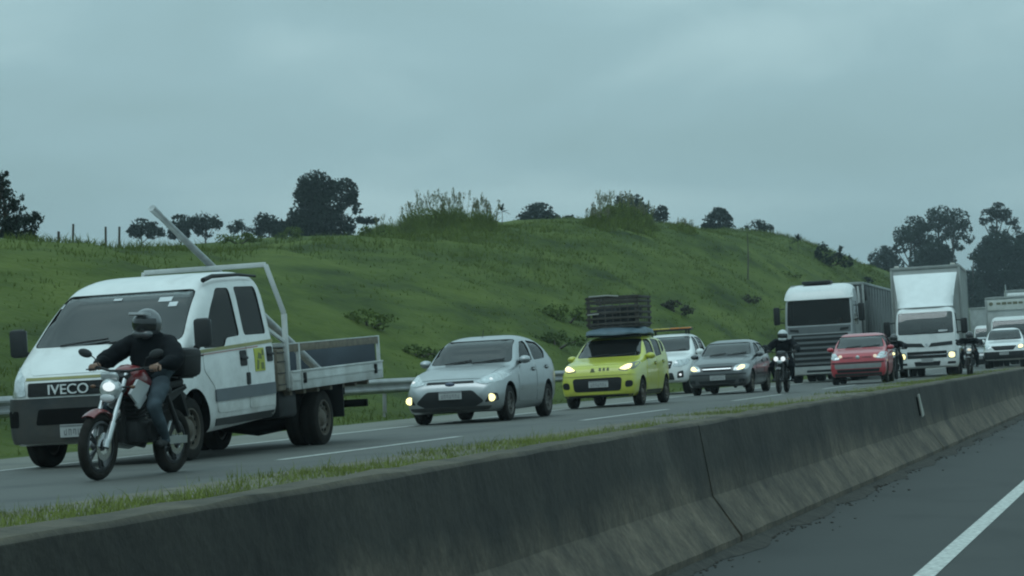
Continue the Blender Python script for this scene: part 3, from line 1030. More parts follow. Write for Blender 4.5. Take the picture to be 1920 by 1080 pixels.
# door emblem: yellow-green card with an olive figure
m = MB()
patch(m, bv, box_poly(1.80, 2.10, .90, 1.17), 'y', -1, .017, .01, .1)
e = m.build('door_emblem', mat('emblem_yellow', (.40, .42, .04), .5), van)
m = MB()
for q in ([(1.83, .92), (1.89, .92), (1.92, 1.02), (1.86, 1.04)], [(1.97, .92), (2.07, .92), (2.05, 1.0), (1.97, 1.0)], [(1.87, 1.05), (2.01, 1.04), (1.99, 1.10), (1.91, 1.12)], [(2.01, 1.08), (2.07, 1.08), (2.07, 1.15), (2.03, 1.15)]):
    patch(m, bv, q, 'y', -1, .020, .006, .1)
m.build('emblem_figure', mat('emblem_olive', (.12, .15, .03), .5), e)
# frame, bed
M_BED = mat('bed_white', (.52, .54, .53), .55, var=.14, scale=3, dirt=.55)
M_WOOD = mat('weathered_wood', (.17, .145, .11), .85, var=.3, scale=9, bump=.3)
M_BLUE = mat('inner_board_blue', (.045, .062, .080), .6, var=.2)
m = MB()
for y in (-.42, .42):
    m.box((4.2, y, .50), (4.3, .09, .16))
for x in (2.8, 3.6, 4.9, 5.6, 6.3):
    m.box((x, 0, .5), (.1, .85, .12))
m.build('chassis', M_UNDER, van)
m = MB()
m.box((3.15, -.70, .45), (.62, .34, .34), 0, None, .05)
m.build('fuel_tank', M_BLACK, van)
m = MB()
m.lathe([(.07, -.8), (.16, -.25), (.2, 0), (.16, .25), (.07, .8)], (4.30, 0, .21), 14)
m.cyl((1.6, .1, .36), (4.3, .0, .26), .045)
m.build('rear_axle', M_UNDER, van)
for s in (-1, 1):
    m = MB()
    m.box((4.93, s * .72, .40), (.025, .46, .44), 0, None, .008)
    m.build('mudflap', M_BLACK, van)
m = MB()
m.box((6.15, 0, .30), (.07, 1.7, .10), 0, None, .01)
for y in (-.5, .5):
    m.box((6.08, y, .40), (.06, .06, .2))
m.build('underrun_bar', M_UNDER, van)
m = MB()
m.box((4.62, 0, .635), (3.46, 2.0, .05), 0, None, .008)
for x in np.arange(3.05, 6.3, .48):
    m.box((x, 0, .585), (.08, 1.9, .06))
m.build('bed_floor', M_WOOD, van)
for s in (-1, 1):
    for x0, x1 in ((2.92, 3.22), (3.26, 6.36)):
        m = MB()
        m.box(((x0 + x1) / 2, s * 1.015, .735), (x1 - x0, .03, .235), 0, None, .006)
        m.box(((x0 + x1) / 2, s * 1.034, .74), (x1 - x0 - .06, .012, .018), 0)
        m.box(((x0 + x1) / 2, s * 1.02, .845), (x1 - x0, .045, .022), 0, None, .004)
        p = m.build('side_board', M_BED, van)
        if x1 > 3:
            for x in (3.32, 6.02):
                m = MB()
                m.box((x, s * 1.045, .755), (.06, .03, .13), 0, None, .008)
                m.build('latch', M_DARKGREY, p)
    m = MB()
    m.box((4.64, s * .985, 1.135), (3.40, .03, .095), 0, None, .006)
    m.box((4.64, s * .985, 1.187), (3.40, .04, .012), 1)
    m.build('top_rail', [M_WOOD, M_BED], van)
    for x in (3.28, 6.33):
        m = MB()
        m.box((x, s * .985, .92), (.045, .045, .55), 0, None, .006)
        m.build('stake', M_BED, van)
m = MB()
m.box((4.75, .955, .89), (3.05, .025, .42), 0, None, .004)
m.build('inner_board', M_BLUE, van)
m = MB()
m.box((6.33, 0, .90), (.03, 1.88, .52), 0, None, .006)
m.build('tail_board', M_BLUE, van)
# headboard frame behind the cab
m = MB()
fr = [(2.92, -.97, .62), (2.92, -.97, 1.56), (2.84, -.80, 2.17), (2.84, .80, 2.17), (2.92, .97, 1.56), (2.92, .97, .62)]
for a, b in zip(fr[:-1], fr[1:]):
    m.bar(a, b, .06, .06, 0, .008)
for s in (-1, 1):
    m.bar((2.92, s * .97, 1.20), (2.66, s * .80, 1.42), .05, .04, 0, .006)
m.bar((2.92, -.97, 1.18), (2.92, .97, 1.18), .09, .05, 0, .006)
m.build('headboard_frame', M_BED, van)
m = MB()
m.box((2.92, 0, .90), (.04, 1.86, .5), 0, None, .006)
for k in range(7):
    m.box((2.895, -.84 + k * .28, .90), (.02, .05, .5), 0, None, .004)
for z in (.75, .92, 1.08):
    m.box((2.89, 0, z), (.016, 1.86, .03), 0)
m.build('headboard', M_WOOD, van)
m = MB()
m.box((2.72, -.86, .88), (.24, .22, .50), 0, None, .01)
for z in (.70, .84, .98, 1.09):
    m.box((2.72, -.974, z), (.245, .01, .012), 1)
m.build('tool_locker', [M_WOOD, M_DARKGREY], van)
# the steel pole leaning over the cab
m = MB()
p0, p1 = Vector((5.15, -.62, .72)), Vector((2.84, -.03, 2.265))
d = (p1 - p0)
tip = p0 + d * 1.42
m.tube([p0, p0 + d * .7, tip - d * .06, tip - d * .055, tip], [.055, .050, .038, .044, .044], 14)
m.tube([tip - d * .22, tip - d * .215], [.043, .043], 14)
po = m.build('steel_pole', mat('galvanised', (.40, .42, .42), .5, metal=.6, var=.2, scale=9), None, 40)
po.matrix_world = VM
tag(po, 'long steel pole leaning up over the cab of the white flatbed truck', 'pole')
m = MB()
m.prism([(-.02, .18, 1.335), (.02, .52, 1.335), (.25, .50, 1.342), (.2, .16, 1.342)], (0, 0, .02))
m.box((.1, .36, 1.36), (.2, .26, .02), 0, Matrix.Rotation(.3, 3, 'Z'))
pp = m.build('paper_sheets', mat('paper', (.75, .75, .72), .8), None, 0)
pp.matrix_world = VM
tag(pp, 'white sheets of paper lying behind the windscreen of the flatbed truck', 'paper')

# ------------------------------------------------------------------ pickups
M_AMBER = mat('amber_lens', (.60, .20, .03), .25, coat=.6)
PICK = dict(
    name='white_pickup', paint=P_CLEAN, r=.37, wb=3.08, track=.76, tw=.24,
    top=curve((-.90, .62), (-.88, .80), (-.82, .96), (-.68, 1.05), (-.3, 1.12), (.2, 1.17), (.42, 1.20), (1.05, 1.66), (1.3, 1.74), (1.9, 1.76), (2.35, 1.72), (2.52, 1.62), (2.60, 1.30), (2.66, 1.12), (4.2, 1.13), (4.28, 1.05), (4.30, .8)),
    bot=curve((-.90, .5), (-.88, .4), (-.7, .34), (3.9, .36), (4.30, .5)),
    belt=curve((-.9, .7), (0, 1.02), (.5, 1.10), (2.5, 1.13), (4.3, 1.12)),
    wid=curve((-.90, .66), (-.88, .76), (-.8, .85), (-.6, .89), (0, .905), (3.9, .905), (4.2, .88), (4.30, .82)),
    tumble=.28, n0=3.6, n1=5, cabin=(.65, 2.5, .62),
    shield=[(-.74, 1.235), (.74, 1.235), (.63, 1.67), (-.63, 1.67)], shield_x=1.5,
    sides=[[(.88, 1.14), (1.55, 1.16), (1.54, 1.66), (1.25, 1.64), (1.05, 1.46)], [(1.66, 1.16), (2.36, 1.18), (2.28, 1.62), (1.66, 1.66)]],
    doors=[dict(poly=[(.62, .5), (1.58, .5), (1.6, 1.11), (.78, 1.1), (.64, .9)], handle=(1.42, 1.0)), dict(poly=[(1.62, .5), (2.42, .5), (2.46, 1.12), (1.64, 1.11)], handle=(2.28, 1.02))],
    front=[
        ('grille', round_poly([(-.44, .74), (.44, .74), (.50, .95), (-.50, .95)], .04), .008, .025, M_BLACK, False),
        ('grille_bar', box_poly(-.44, .44, .86, .90), .02, .02, P_CLEAN, False),
        ('headlight', round_poly([(.50, .80), (.72, .78), (.86, .84), (.87, 1.0), (.60, .97)], .04), .010, .02, M_LENS, True),
        ('lower_grille', round_poly([(-.55, .42), (.55, .42), (.50, .62), (-.50, .62)], .04), .008, .025, M_BLACK, False),
        ('fog_lamp_recess', round_poly([(.62, .46), (.80, .48), (.80, .68), (.64, .64)], .04), .008, .02, M_BLACK, True),
    ],
    flank=[('sill_step', box_poly(.55, 2.5, .37, .45), .03, .05, M_BLACK)],
    extra_cuts=[],
    bulbs=[('fog_light', -.72, .56, .04, M_LITW, .02)],
    mirror=(.85, .86, 1.2), plate=(0, .56), seat_x=1.1, rear_seat=1.85, dash_x=.8, spokes=6, mirror_size=(.12, .22, .17))
mm = MB()
mm.box((3.45, 0, 1.10), (1.45, 1.5, .8))
PICK['extra_cuts'] = [(mm.v, mm.f, 1)]
pick, bv = car(PICK, on_road(14.45, 67.5), 'white pickup with an amber light bar on its roof, behind the yellow hatchback', 'pickup')
m = MB()
for x in (1.35, 1.75):
    for y in (-.5, .5):
        m.box((x, y, 1.80), (.05, .05, .12))
m.box((1.55, 0, 1.87), (.34, 1.26, .05), 0, None, .01)
lb = m.build('light_bar', M_BLACK, pick)
for y in (-.47, -.16, .16, .47):
    m = MB()
    m.box((1.55, y, 1.912), (.30, .29, .045), 0, None, .015)
    m.build('amber_lamp', M_AMBER if y < 0 else mat('amber_pale', (.55, .40, .06), .25, coat=.6), lb)
S = dict(PICK)
S.update(name='white_utility_vehicle', paint=mat('paint_white_suv', (.74, .75, .745), .3, coat=.6, var=.04, dirt=.1), bulbs=[],
         front=[('grille', round_poly([(-.40, .78), (.40, .78), (.56, .96), (-.56, .96)], .05), .008, .025, M_BLACK, False),
                ('headlight', round_poly([(.50, .84), (.72, .80), (.87, .86), (.88, 1.02), (.62, 1.0)], .04), .010, .02, M_LENS, True),
                ('lower_bumper', round_poly([(-.84, .40), (.84, .40), (.86, .72), (-.86, .72)], .05), .02, .03, M_BLACK, False),
                ('headlight_lit', mirror(round_poly([(.60, .85), (.80, .86), (.80, .99), (.64, .98)], .06)), .016, .012, M_LIT, False)],
         plate=(.0, .64), extra_cuts=PICK['extra_cuts'])
suv, bv = car(S, on_road(7.55, 107, .035), 'tall white utility vehicle with a black bumper, beside the concrete barrier', 'pickup', 'cars in the oncoming queue')

# ------------------------------------------------------------------ the box truck
P_CAB = mat('paint_cab', (.70, .715, .71), .35, coat=.4, var=.05, dirt=.25)
M_BOXSIDE = mat('box_alu', (.40, .42, .41), .55, var=.12, scale=2, dirt=.25)
M_FRAME = mat('box_edge', (.30, .32, .31), .5, metal=.4)


def cab_over(S, M, label, cat, group=None):
    """cab-over-engine truck front: same builder, tall hull"""
    return car(S, M, label, cat, group)


CAB = dict(
    name='box_truck', paint=P_CAB, r=.43, wb=4.3, track=.86, track_r=.80, tw=.26, dual=True, wheel_drop=0, gap=.07,
    top=curve((-.95, .55), (-.94, 1.0), (-.92, 1.38), (-.70, 2.12), (-.62, 2.26), (-.45, 2.34), (.2, 2.38), (.75, 2.37), (.80, 2.2)),
    bot=curve((-.95, .36), (-.9, .30), (.8, .42)),
    belt=curve((-.95, 1.2), (-.9, 1.3), (.8, 1.36)),
    wid=curve((-.95, .90), (-.93, .97), (-.86, 1.02), (-.7, 1.05), (.7, 1.05), (.80, 1.03)),
    tumble=.07, n0=5, n1=9, side=SIDE_FLAT, cabin=(-.80, .72, .9),
    shield=[(-.92, 1.44), (.92, 1.44), (.90, 2.17), (-.90, 2.17)], shield_x=.2,
    sides=[[(-.62, 1.40), (.45, 1.40), (.45, 2.12), (-.45, 2.12), (-.60, 1.8)]],
    doors=[dict(poly=[(-.66, 1.0), (.52, 1.0), (.52, 1.36), (-.66, 1.36)], handle=(.4, 1.22))],
    handle_mat=M_BLACK,
    front=[
        ('upper_grille', round_poly([(.06, 1.00), (.86, 1.04), (.86, 1.17), (.16, 1.13)], .02), .008, .02, M_DARKGREY, True),
        ('grille', round_poly([(-.66, .63), (.66, .63), (.66, .86), (-.66, .86)], .03), .010, .025, M_BLACK, False),
        ('grille_bar', box_poly(-.64, .64, .735, .755), .022, .02, M_CHROME, False),
        ('headlight', round_poly([(.68, .60), (.98, .60), (.99, .84), (.70, .84)], .05), .010, .02, M_LENS, True),
        ('lower_grille', round_poly([(-.40, .37), (.40, .37), (.44, .52), (-.44, .52)], .03), .008, .02, M_BLACK, False),
        ('step_recess', round_poly([(.66, .41), (.94, .41), (.94, .49), (.68, .49)], .02), .008, .02, M_BLACK, True),
        ('badge', [(-.05, 1.07), (.0, 1.02), (.05, 1.07), (.03, 1.12), (-.03, 1.12)], .014, .012, M_CHROME, False),
        ('headlight_lit', round_poly([(.72, .62), (.92, .62), (.92, .80), (.72, .80)], .08), .016, .012, M_LIT, True),
    ],
    flank=[], mirror=None, plate=(0, .56, .4, .13, .03, 7), seat_x=-.4, dash_x=-.68, rim=M_STEEL, cover=True)
boxt, bv = car(CAB, on_road(8.32, 82.0, .05), 'white box truck with a pale roof fairing, right of the red hatchback', 'truck')


def truck_mirrors(root, x, y, z, h=.5):
    for s in (-1, 1):
        m = MB()
        m.box((x, s * (y + .12), z), (.14, .22, h), 0, None, .05)
        m.bar((x + .1, s * (y - .15), z + h * .4), (x, s * (y + .1), z + h * .35), .035, .035, 0)
        m.bar((x + .1, s * (y - .15), z - h * .4), (x, s * (y + .1), z - h * .35), .035, .035, 0)
        m.build('side_mirror', M_BLACK, root)


truck_mirrors(boxt, -.86, 1.16, 1.66, .52)
m = MB()
patch(m, bv, box_poly(-.72, -.42, 1.50, 1.56), 'x', -1, -.004, .004, .1)
m.build('windscreen_sticker', mat('sticker_white', (.55, .57, .58), .6), boxt)


def cargo_box(root, x0, x1, hw, z0, z1, ms=M_BOXSIDE, ribs=.6, name='cargo_box'):
    m = MB()
    m.box(((x0 + x1) / 2, 0, (z0 + z1) / 2), (x1 - x0, 2 * hw, z1 - z0), 0, None, .015)
    x = x0 + ribs
    while ribs and x < x1 - .1:
        for s in (-1, 1):
            m.box((x, s * (hw + .008), (z0 + z1) / 2), (.05, .02, z1 - z0 - .1), 0)
        x += ribs
    b = m.build(name, ms, root)
    m = MB()
    e = .035
    for s in (-1, 1):
        for z in (z0, z1):
            m.box(((x0 + x1) / 2, s * hw, z), (x1 - x0 + .05, .07, .09), 0, None, .01)
        for x in (x0, x1):
            m.box((x, s * hw, (z0 + z1) / 2), (.08, .08, z1 - z0 - .09), 0, None, .01)
    for x in (x0, x1):
        for z in (z0, z1):
            m.box((x, 0, z), (.07, 2 * hw - .07, .10), 0, None, .01)
    m.build('edge_frame', M_FRAME, b)
    return b


cargo_box(boxt, .95, 7.0, 1.15, 1.05, 3.74)
for y in (-.95, .95):
    m = MB()
    m.box((.97, y, 3.81), (.08, .16, .07), 0, None, .02)
    m.build('marker_lamp', mat('marker_pale', (.6, .6, .55), .3), boxt)
m = MB()   # the roof fairing: a wide scoop from the cab roof up to the box
vs, fs = [], []
NU, NV = 22, 12
for j in range(NV + 1):
    t = j / NV
    z = 2.36 + 1.16 * t
    hw = .93 + .15 * t ** 1.5
    for i in range(NU + 1):
        u = -1 + 2 * i / NU
        x = -.60 + 1.25 * t ** .85 - .10 * math.sin(PI * t) + .42 * abs(u) ** 5 * (1 - t * .6) + .03 * math.sin(3.2 * u + 1) * math.sin(PI * t) + .05 * math.exp(-((abs(u) - .62 + .18 * t) / .10) ** 2) * math.sin(PI * t)
        vs.append((x, u * hw, z))
n0 = len(vs)
for j in range(NV + 1):
    for i in range(NU + 1):
        q = vs[j * (NU + 1) + i]
        vs.append((q[0] + .03, q[1] * .985, q[2] - .012))
for j in range(NV):
    for i in range(NU):
        a = j * (NU + 1) + i
        q = (a, a + 1, a + NU + 2, a + NU + 1)
        fs += [q, tuple(n0 + k for k in reversed(q))]
rim_ = [i for i in range(NU + 1)] + [j * (NU + 1) + NU for j in range(1, NV + 1)] + [NV * (NU + 1) + i for i in range(NU - 1, -1, -1)] + [j * (NU + 1) for j in range(NV - 1, 0, -1)]
for a, b in zip(rim_, rim_[1:] + rim_[:1]):
    fs.append((a, b, n0 + b, n0 + a))
m.add(vs, fs)
m.build('roof_fairing', mat('fairing_white', (.76, .78, .78), .45, var=.04), boxt, 60)
m = MB()
for y in (-.4, .4):
    m.box((3.6, y, .78), (6.6, .1, .2))
m.box((2.2, -.75, .72), (.9, .4, .4), 0, None, .05)
m.build('chassis', M_UNDER, boxt)

# ------------------------------------------------------------------ the big lorry with its trailer
M_LORRY_LOW = mat('lorry_panel_grey', (.10, .11, .115), .45, var=.1, dirt=.3)
LOR = dict(CAB)
LOR.update(
    name='articulated_lorry', paint=mat('paint_lorry_grey', (.30, .32, .325), .4, coat=.3, var=.06, dirt=.3), glass=M_SIDEGLASS,
    top_panels=[('roof_cap', [(-1.02, -1.10), (.72, -1.10), (.72, 1.10), (-1.02, 1.10)], .012, .02, P_CAB)], r=.50, wb=3.6, track=1.0, track_r=.93, tw=.30,
    top=curve((-1.40, .6), (-1.38, 1.4), (-1.34, 1.98), (-1.14, 2.90), (-1.02, 3.12), (-.75, 3.30), (-.2, 3.40), (.7, 3.42), (.78, 3.2)),
    bot=curve((-1.40, .30), (-1.3, .26), (.78, .5)),
    belt=curve((-1.4, 1.6), (-1.3, 1.9), (.78, 1.95)),
    wid=curve((-1.40, 1.02), (-1.38, 1.12), (-1.28, 1.19), (-1.1, 1.225), (.7, 1.235), (.78, 1.2)),
    tumble=.05, n0=5, n1=8, cabin=(-1.2, .7, 1.3),
    shield=[(-1.10, 1.98), (1.10, 1.98), (1.07, 2.84), (-1.07, 2.84)], shield_x=0,
    sides=[[(-1.0, 1.95), (.1, 1.95), (.1, 2.75), (-.85, 2.75), (-.98, 2.4)]],
    doors=[dict(poly=[(-1.05, 1.2), (.2, 1.2), (.2, 1.9), (-1.05, 1.9)], handle=(.05, 1.6))],
    front=[('visor', round_poly([(-1.14, 2.84), (1.14, 2.84), (1.06, 3.28), (-1.06, 3.28)], .08), .07, .05, P_CAB, False),
           ('nose_panel', round_poly([(-1.08, 1.70), (1.08, 1.70), (1.08, 1.93), (-1.08, 1.93)], .03), .008, .03, M_LORRY_LOW, False),
           ('nose_vent', round_poly([(.70, 1.74), (1.0, 1.78), (1.02, 1.86), (.72, 1.84)], .02), .014, .02, M_BLACK, True),
           ('grille', round_poly([(-.92, .56), (.92, .56), (.98, 1.66), (-.98, 1.66)], .05), .010, .03, M_BLACK, False)] +
          [('grille_slat', round_poly([(-.88, z), (.88, z), (.90, z + .075), (-.90, z + .075)], .02), .04, .04, M_LORRY_LOW, False) for z in (.62, .80, .98, 1.16, 1.34, 1.52)] +
          [('headlight', round_poly([(.93, .62), (1.15, .66), (1.16, .98), (.98, 1.0)], .05), .012, .03, M_LENS, True),
           ('bumper', round_poly([(-1.10, .30), (1.10, .30), (1.13, .54), (-1.13, .54)], .05), .03, .04, mat('lorry_bumper', (.36, .38, .38), .5, dirt=.4), False),
           ('bumper_opening', round_poly([(-.5, .35), (.5, .35), (.5, .43), (-.5, .43)], .02), .036, .01, M_BLACK, False)],
    flank=[], bulbs=[], plate=None, seat_x=-.7, dash_x=-1.1)
lor, bv = car(LOR, on_road(12.05, 83.6, .03), 'white articulated lorry with a big slatted grille, pulling a grey trailer', 'lorry')
truck_mirrors(lor, -1.2, 1.34, 2.35, .62)
m = MB()
m.box((-.25, .1, 3.47), (.9, 1.0, .10), 0, None, .04)
m.build('roof_hatch', M_DARKGREY, lor)
m = MB()   # side deflectors and roof spoiler behind the cab
for s in (-1, 1):
    m.prism([(.80, s * 1.2, .9), (1.45, s * 1.2, .9), (1.25, s * 1.2, 3.0), (.80, s * 1.2, 3.3)], (0, -s * .04, 0))
m.build('side_deflector', P_CAB, lor)
m = MB()
for y in (-.42, .42):
    m.box((2.2, y, .85), (6.0, .12, .25))
m.build('chassis', M_UNDER, lor)
TR = mat('trailer_grey', (.085, .095, .095), .6, var=.2, scale=1.5, dirt=.3)
tm = on_road(12.05, 83.6, .03)
trl = thing('semi_trailer', 'grey ribbed trailer behind the white articulated lorry', 'trailer', None, tm)
cargo_box(trl, 1.75, 14.5, 1.27, 1.15, 3.42, TR, 1.1, 'trailer_body')
m = MB()
for k in range(11):
    x = 2.0 + k * 1.12
    m.prism([(x, -1.30, 1.25), (x + .55, -1.30, 3.0), (x + .62, -1.30, 3.0), (x + .07, -1.30, 1.25)], (0, -.012, 0))
m.build('side_brace', mat('brace_pale', (.22, .235, .235), .6), trl)
m = MB()
m.box((2.3, -1.305, 3.08), (1.0, .03, .5), 0, None, .02)  # flat black panel painting in the dark gap near the trailer's top front
m.build('dark_gap_panel', M_BLACK, trl)
m = MB()
for y in (-.45, .45):
    m.box((8, y, 1.0), (12.5, .12, .28))
m.build('chassis', M_UNDER, trl)
for x in (10.6, 11.9, 13.2):
    for s in (-1, 1):
        wheel(trl, x, s * 1.0, .5, .3, M_STEEL, 5, cover=True)

# ------------------------------------------------------------------ lorries at the back of the queue
S = dict(CAB)
S.update(name='distant_box_truck', paint=mat('paint_far_truck', (.62, .64, .63), .4, coat=.3, var=.05))
fb, bv = car(S, on_road(7.75, 116, .04), 'box truck with dark lettering high on its pale front, behind the utility vehicle', 'truck')
cargo_box(fb, .95, 7.0, 1.22, 1.05, 3.30)
m = MB()
m.box((.90, 0, 2.95), (.04, 2.3, .50), 0, None, .01)
hb = m.build('header_board', mat('header_pale', (.46, .48, .45), .6), fb)
m = MB()
m.ell((.875, .98, 3.02), (.01, .10, .09), 12, 8)
for k, (y, w) in enumerate(((.62, .2), (.36, .22), (.1, .2), (-.16, .22), (-.42, .2))):
    m.box((.876, y, 3.02), (.012, w, .13 if k % 2 else .11), 0)
m.build('lettering', mat('letter_olive', (.13, .13, .08), .6), hb)
S = dict(LOR)
S.update(name='distant_lorry')
fl, bv = car(S, on_road(7.9, 132, .04), 'tall lorry cab rising behind the lettered box truck', 'lorry')
m = MB()
m.box((-.3, 0, 3.62), (1.4, 2.2, .40), 0, None, .1)
m.build('roof_deflector', P_CAB, fl)
cargo_box(fl, 1.6, 12, 1.27, 1.15, 4.0)
m = MB()
m.cyl((-.6, 1.15, 3.3), (-.6, 1.17, 4.3), .03)
m.build('exhaust_stack', M_CHROME, fl)
S = dict(CAB)
S.update(name='grey_container_truck', front=[f for f in CAB['front'] if f[0] != 'headlight_lit'])
fc, bv = car(S, on_road(11.2, 148, .04), 'truck with a plain grey container, far back beside the box truck', 'truck')
cargo_box(fc, .95, 8.0, 1.22, 1.05, 3.45, mat('container_grey', (.30, .325, .32), .6, var=.15))
truck_mirrors(fc, -.86, 1.16, 1.66, .5)
# ------------------------------------------------------------------ motorcycles and people
def bike_wheel(root, x, r, w, brake=True):
    m = MB()
    prof = [(r - w / 2 + w / 2 * math.cos(a), w / 2 * math.sin(a)) for a in [2 * PI * i / 12 for i in range(12)]]
    m.lathe(prof, (0, 0, 0), 40, closed=True)
    o = m.build('wheel', M_RUBBER, root, 50)
    o.location = (x, 0, r)
    m = MB()
    q = r - w * .9
    m.lathe([(q, -.03), (q - .022, -.034), (q - .03, 0), (q - .022, .034), (q, .03)], (0, 0, 0), 36, closed=True)
    m.cyl((0, -.05, 0), (0, .05, 0), .04, n=14)
    for i in range(5):
        for e in (-.13, .13):
            a = 2 * PI * i / 5
            c, s = math.cos(a + e), math.sin(a + e)
            m.bar((.03 * math.cos(a), 0, .03 * math.sin(a)), (c * (q - .02), 0, s * (q - .02)), .022, .014)
    m.build('rim', M_BKRIM, o)
    if brake:
        m = MB()
        m.lathe([(.125, -.062), (.125, -.057), (.07, -.057), (.07, -.062)], (0, 0, 0), 28, closed=True)
        m.build('brake_disc', M_CHROME, o)
    return o


M_BKRIM = mat('bike_rim', (.06, .062, .065), .4, metal=.5)
M_FORK = mat('fork_silver', (.50, .52, .53), .3, metal=.8, var=.1)
M_ENGINE = mat('engine_dark', (.020, .021, .022), .6, metal=.3, var=.3, scale=12)
M_BKRED = mat('bike_red', (.17, .018, .020), .3, coat=.6)
M_SHROUD = mat('shroud_white', (.55, .57, .58), .35, coat=.4)


def motorcycle(M, label, group, tank=M_BKRED, shroud=M_SHROUD, twin=False, case=True, lamp=None):
    root = thing('motorcycle', label, 'motorcycle', group, M)
    WB, R = 1.32, .305
    bike_wheel(root, 0, R, .085)
    bike_wheel(root, WB, R, .105)
    top = Vector((.315, 0, .90))
    for s in (-1, 1):
        m = MB()
        y = s * .085
        m.tube([(0, y, R), (.11, y, R + .21)], .030, 10)
        m.tube([(.10, y, R + .19), (.335, y, .95)], .021, 10)
        m.tube([(-.015, y, R - .01), (.015, y, R + .06)], .034, 10)
        m.build('fork', M_ENGINE if twin or not case else M_FORK, root)
    m = MB()     # front mudguard
    vs, fs = [], []
    N = 12
    for i in range(N + 1):
        a = math.radians(56 + 84 * i / N)
        for k in range(5):
            y = -.062 + .031 * k
            rr = R + .035 - .022 * abs(k - 2) / 2 * abs(k - 2) / 2
            taper = 1 - .45 * (i / N) ** 3
            vs.append((-rr * math.cos(a) * 1.0, y * taper, R + rr * math.sin(a)))
    for j in range(2):
        o = j * (N + 1) * 5
        for i in range(N):
            for k in range(4):
                q = (o + i * 5 + k, o + i * 5 + k + 1, o + (i + 1) * 5 + k + 1, o + (i + 1) * 5 + k)
                fs.append(q if j == 0 else tuple(reversed(q)))
        if j == 0:
            c = Vector((0, 0, R))
            vs += [tuple(c + (Vector((p[0], 0, p[2])) - c) * .965 + Vector((0, p[1], 0))) for p in vs]
    n1 = (N + 1) * 5
    rim_ = list(range(5)) + [i * 5 + 4 for i in range(1, N + 1)] + [N * 5 + k for k in (3, 2, 1, 0)] + [i * 5 for i in range(N - 1, 0, -1)]
    for a, b in zip(rim_, rim_[1:] + rim_[:1]):
        fs.append((a, b, n1 + b, n1 + a))
    m.add(vs, fs)
    m.build('mudguard', tank, root, 50)
    m = MB()
    m.box((.335, 0, .93), (.09, .23, .04), 0, Matrix.Rotation(-.45, 3, 'Y'), .01)
    m.box((.275, 0, .80), (.08, .22, .035), 0, Matrix.Rotation(-.45, 3, 'Y'), .01)
    m.cyl((.36, 0, .96), (.27, 0, .76), .03)
    m.build('fork_clamp', M_ENGINE, root)
    m = MB()
    m.tube([(.46, -.36, .985), (.40, -.24, 1.005), (.365, -.10, .975), (.365, .10, .975), (.40, .24, 1.005), (.46, .36, .985)], .012, 8)
    for s in (-1, 1):
        m.tube([(.465, s * .375, .985), (.41, s * .26, 1.002)], .018, 10, 1)
        m.tube([(.36, s * .35, .985), (.37, s * .26, .99), (.40, s * .235, 1.0)], .007, 6, 1)
    m.build('handlebar', [M_ENGINE, M_BLACK], root)
    for s in (-1, 1):
        m = MB()
        m.tube([(.40, s * .23, 1.01), (.37, s * .27, 1.09), (.38, s * .33, 1.125)], .006, 6)
        m.ell((.375, s * .37, 1.135), (.022, .075, .04), 14, 8, 0, Matrix.Rotation(s * .25, 3, 'X'))
        m.build('side_mirror', M_DARKGREY, root)
    # headlight
    m = MB()
    m.ell((.215, 0, .80), (.10, .105, .12), 18, 10, 0, None, lambda p: Vector((max(p.x, -.075), p.y * (1 - .25 * (p.z < 0) * abs(p.z) / .12), p.z)))
    m.box((.19, 0, .925), (.05, .18, .09), 0, Matrix.Rotation(-.5, 3, 'Y'), .03)
    hl = m.build('headlight', M_LENS if not twin else M_DARKGREY, root)
    if twin:
        for y in (-.085, .085):
            m = MB()
            m.ell((.145, y, .83), (.03, .058, .058), 14, 8)
            m.build('lamp_bulb', M_LITW, hl)
        m = MB()
        m.ell((.135, 0, .755), (.02, .07, .045), 12, 8)
        m.build('lower_lens', M_LENS, hl)
    else:
        m = MB()
        m.ell((.142, -.02, .835), (.015, .065, .042), 14, 8)
        m.build('lamp_bulb', lamp or M_LITW, hl)
        m = MB()
        m.ell((.15, 0, .735), (.02, .075, .04), 14, 8)
        m.build('lower_lens', M_SHROUD, hl)
    for s in (-1, 1):
        m = MB()
        m.tube([(.26, s * .08, .83), (.25, s * .19, .835)], .009, 6)
        m.ell((.245, s * .205, .835), (.016, .028, .018), 10, 6, 1)
        m.build('indicator', [M_BLACK, mat('indicator_lens', (.12, .05, .02), .3)], root)
    # tank, shrouds, seat, tail
    m = MB()
    vs, fs = [], []
    ring = 16
    sec = [(.36, .07, .80, .94), (.40, .12, .77, 1.0), (.50, .145, .74, 1.035), (.62, .14, .74, 1.02), (.74, .115, .74, .95), (.84, .085, .75, .87)]
    for x, w, z0, z1 in sec:
        for k in range(ring):
            a = 2 * PI * k / ring
            c, s = math.cos(a), math.sin(a)
            vs.append((x, w * np.sign(c) * abs(c) ** .75, (z0 + z1) / 2 + (z1 - z0) / 2 * np.sign(s) * abs(s) ** .8))
    for i in range(len(sec) - 1):
        for k in range(ring):
            fs.append((i * ring + k, i * ring + (k + 1) % ring, (i + 1) * ring + (k + 1) % ring, (i + 1) * ring + k))
    fs += [tuple(range(ring)), tuple((len(sec) - 1) * ring + k for k in range(ring))]
    m.add(vs, fs)
    m.build('fuel_tank', tank, root, 60)
    for s in (-1, 1):
        m = MB()
        m.prism([(.30, s * .15, .77), (.40, s * .175, .90), (.62, s * .165, .84), (.60, s * .155, .78), (.44, s * .16, .66)], (0, -s * .025, 0))
        m.build('tank_shroud', shroud, root, 0)
        m = MB()
        m.prism([(.40, s * .155, .665), (.58, s * .15, .765), (.60, s * .15, .73), (.47, s * .15, .63)], (0, -s * .02, 0))
        m.build('side_trim', shroud, root, 0)
    m = MB()
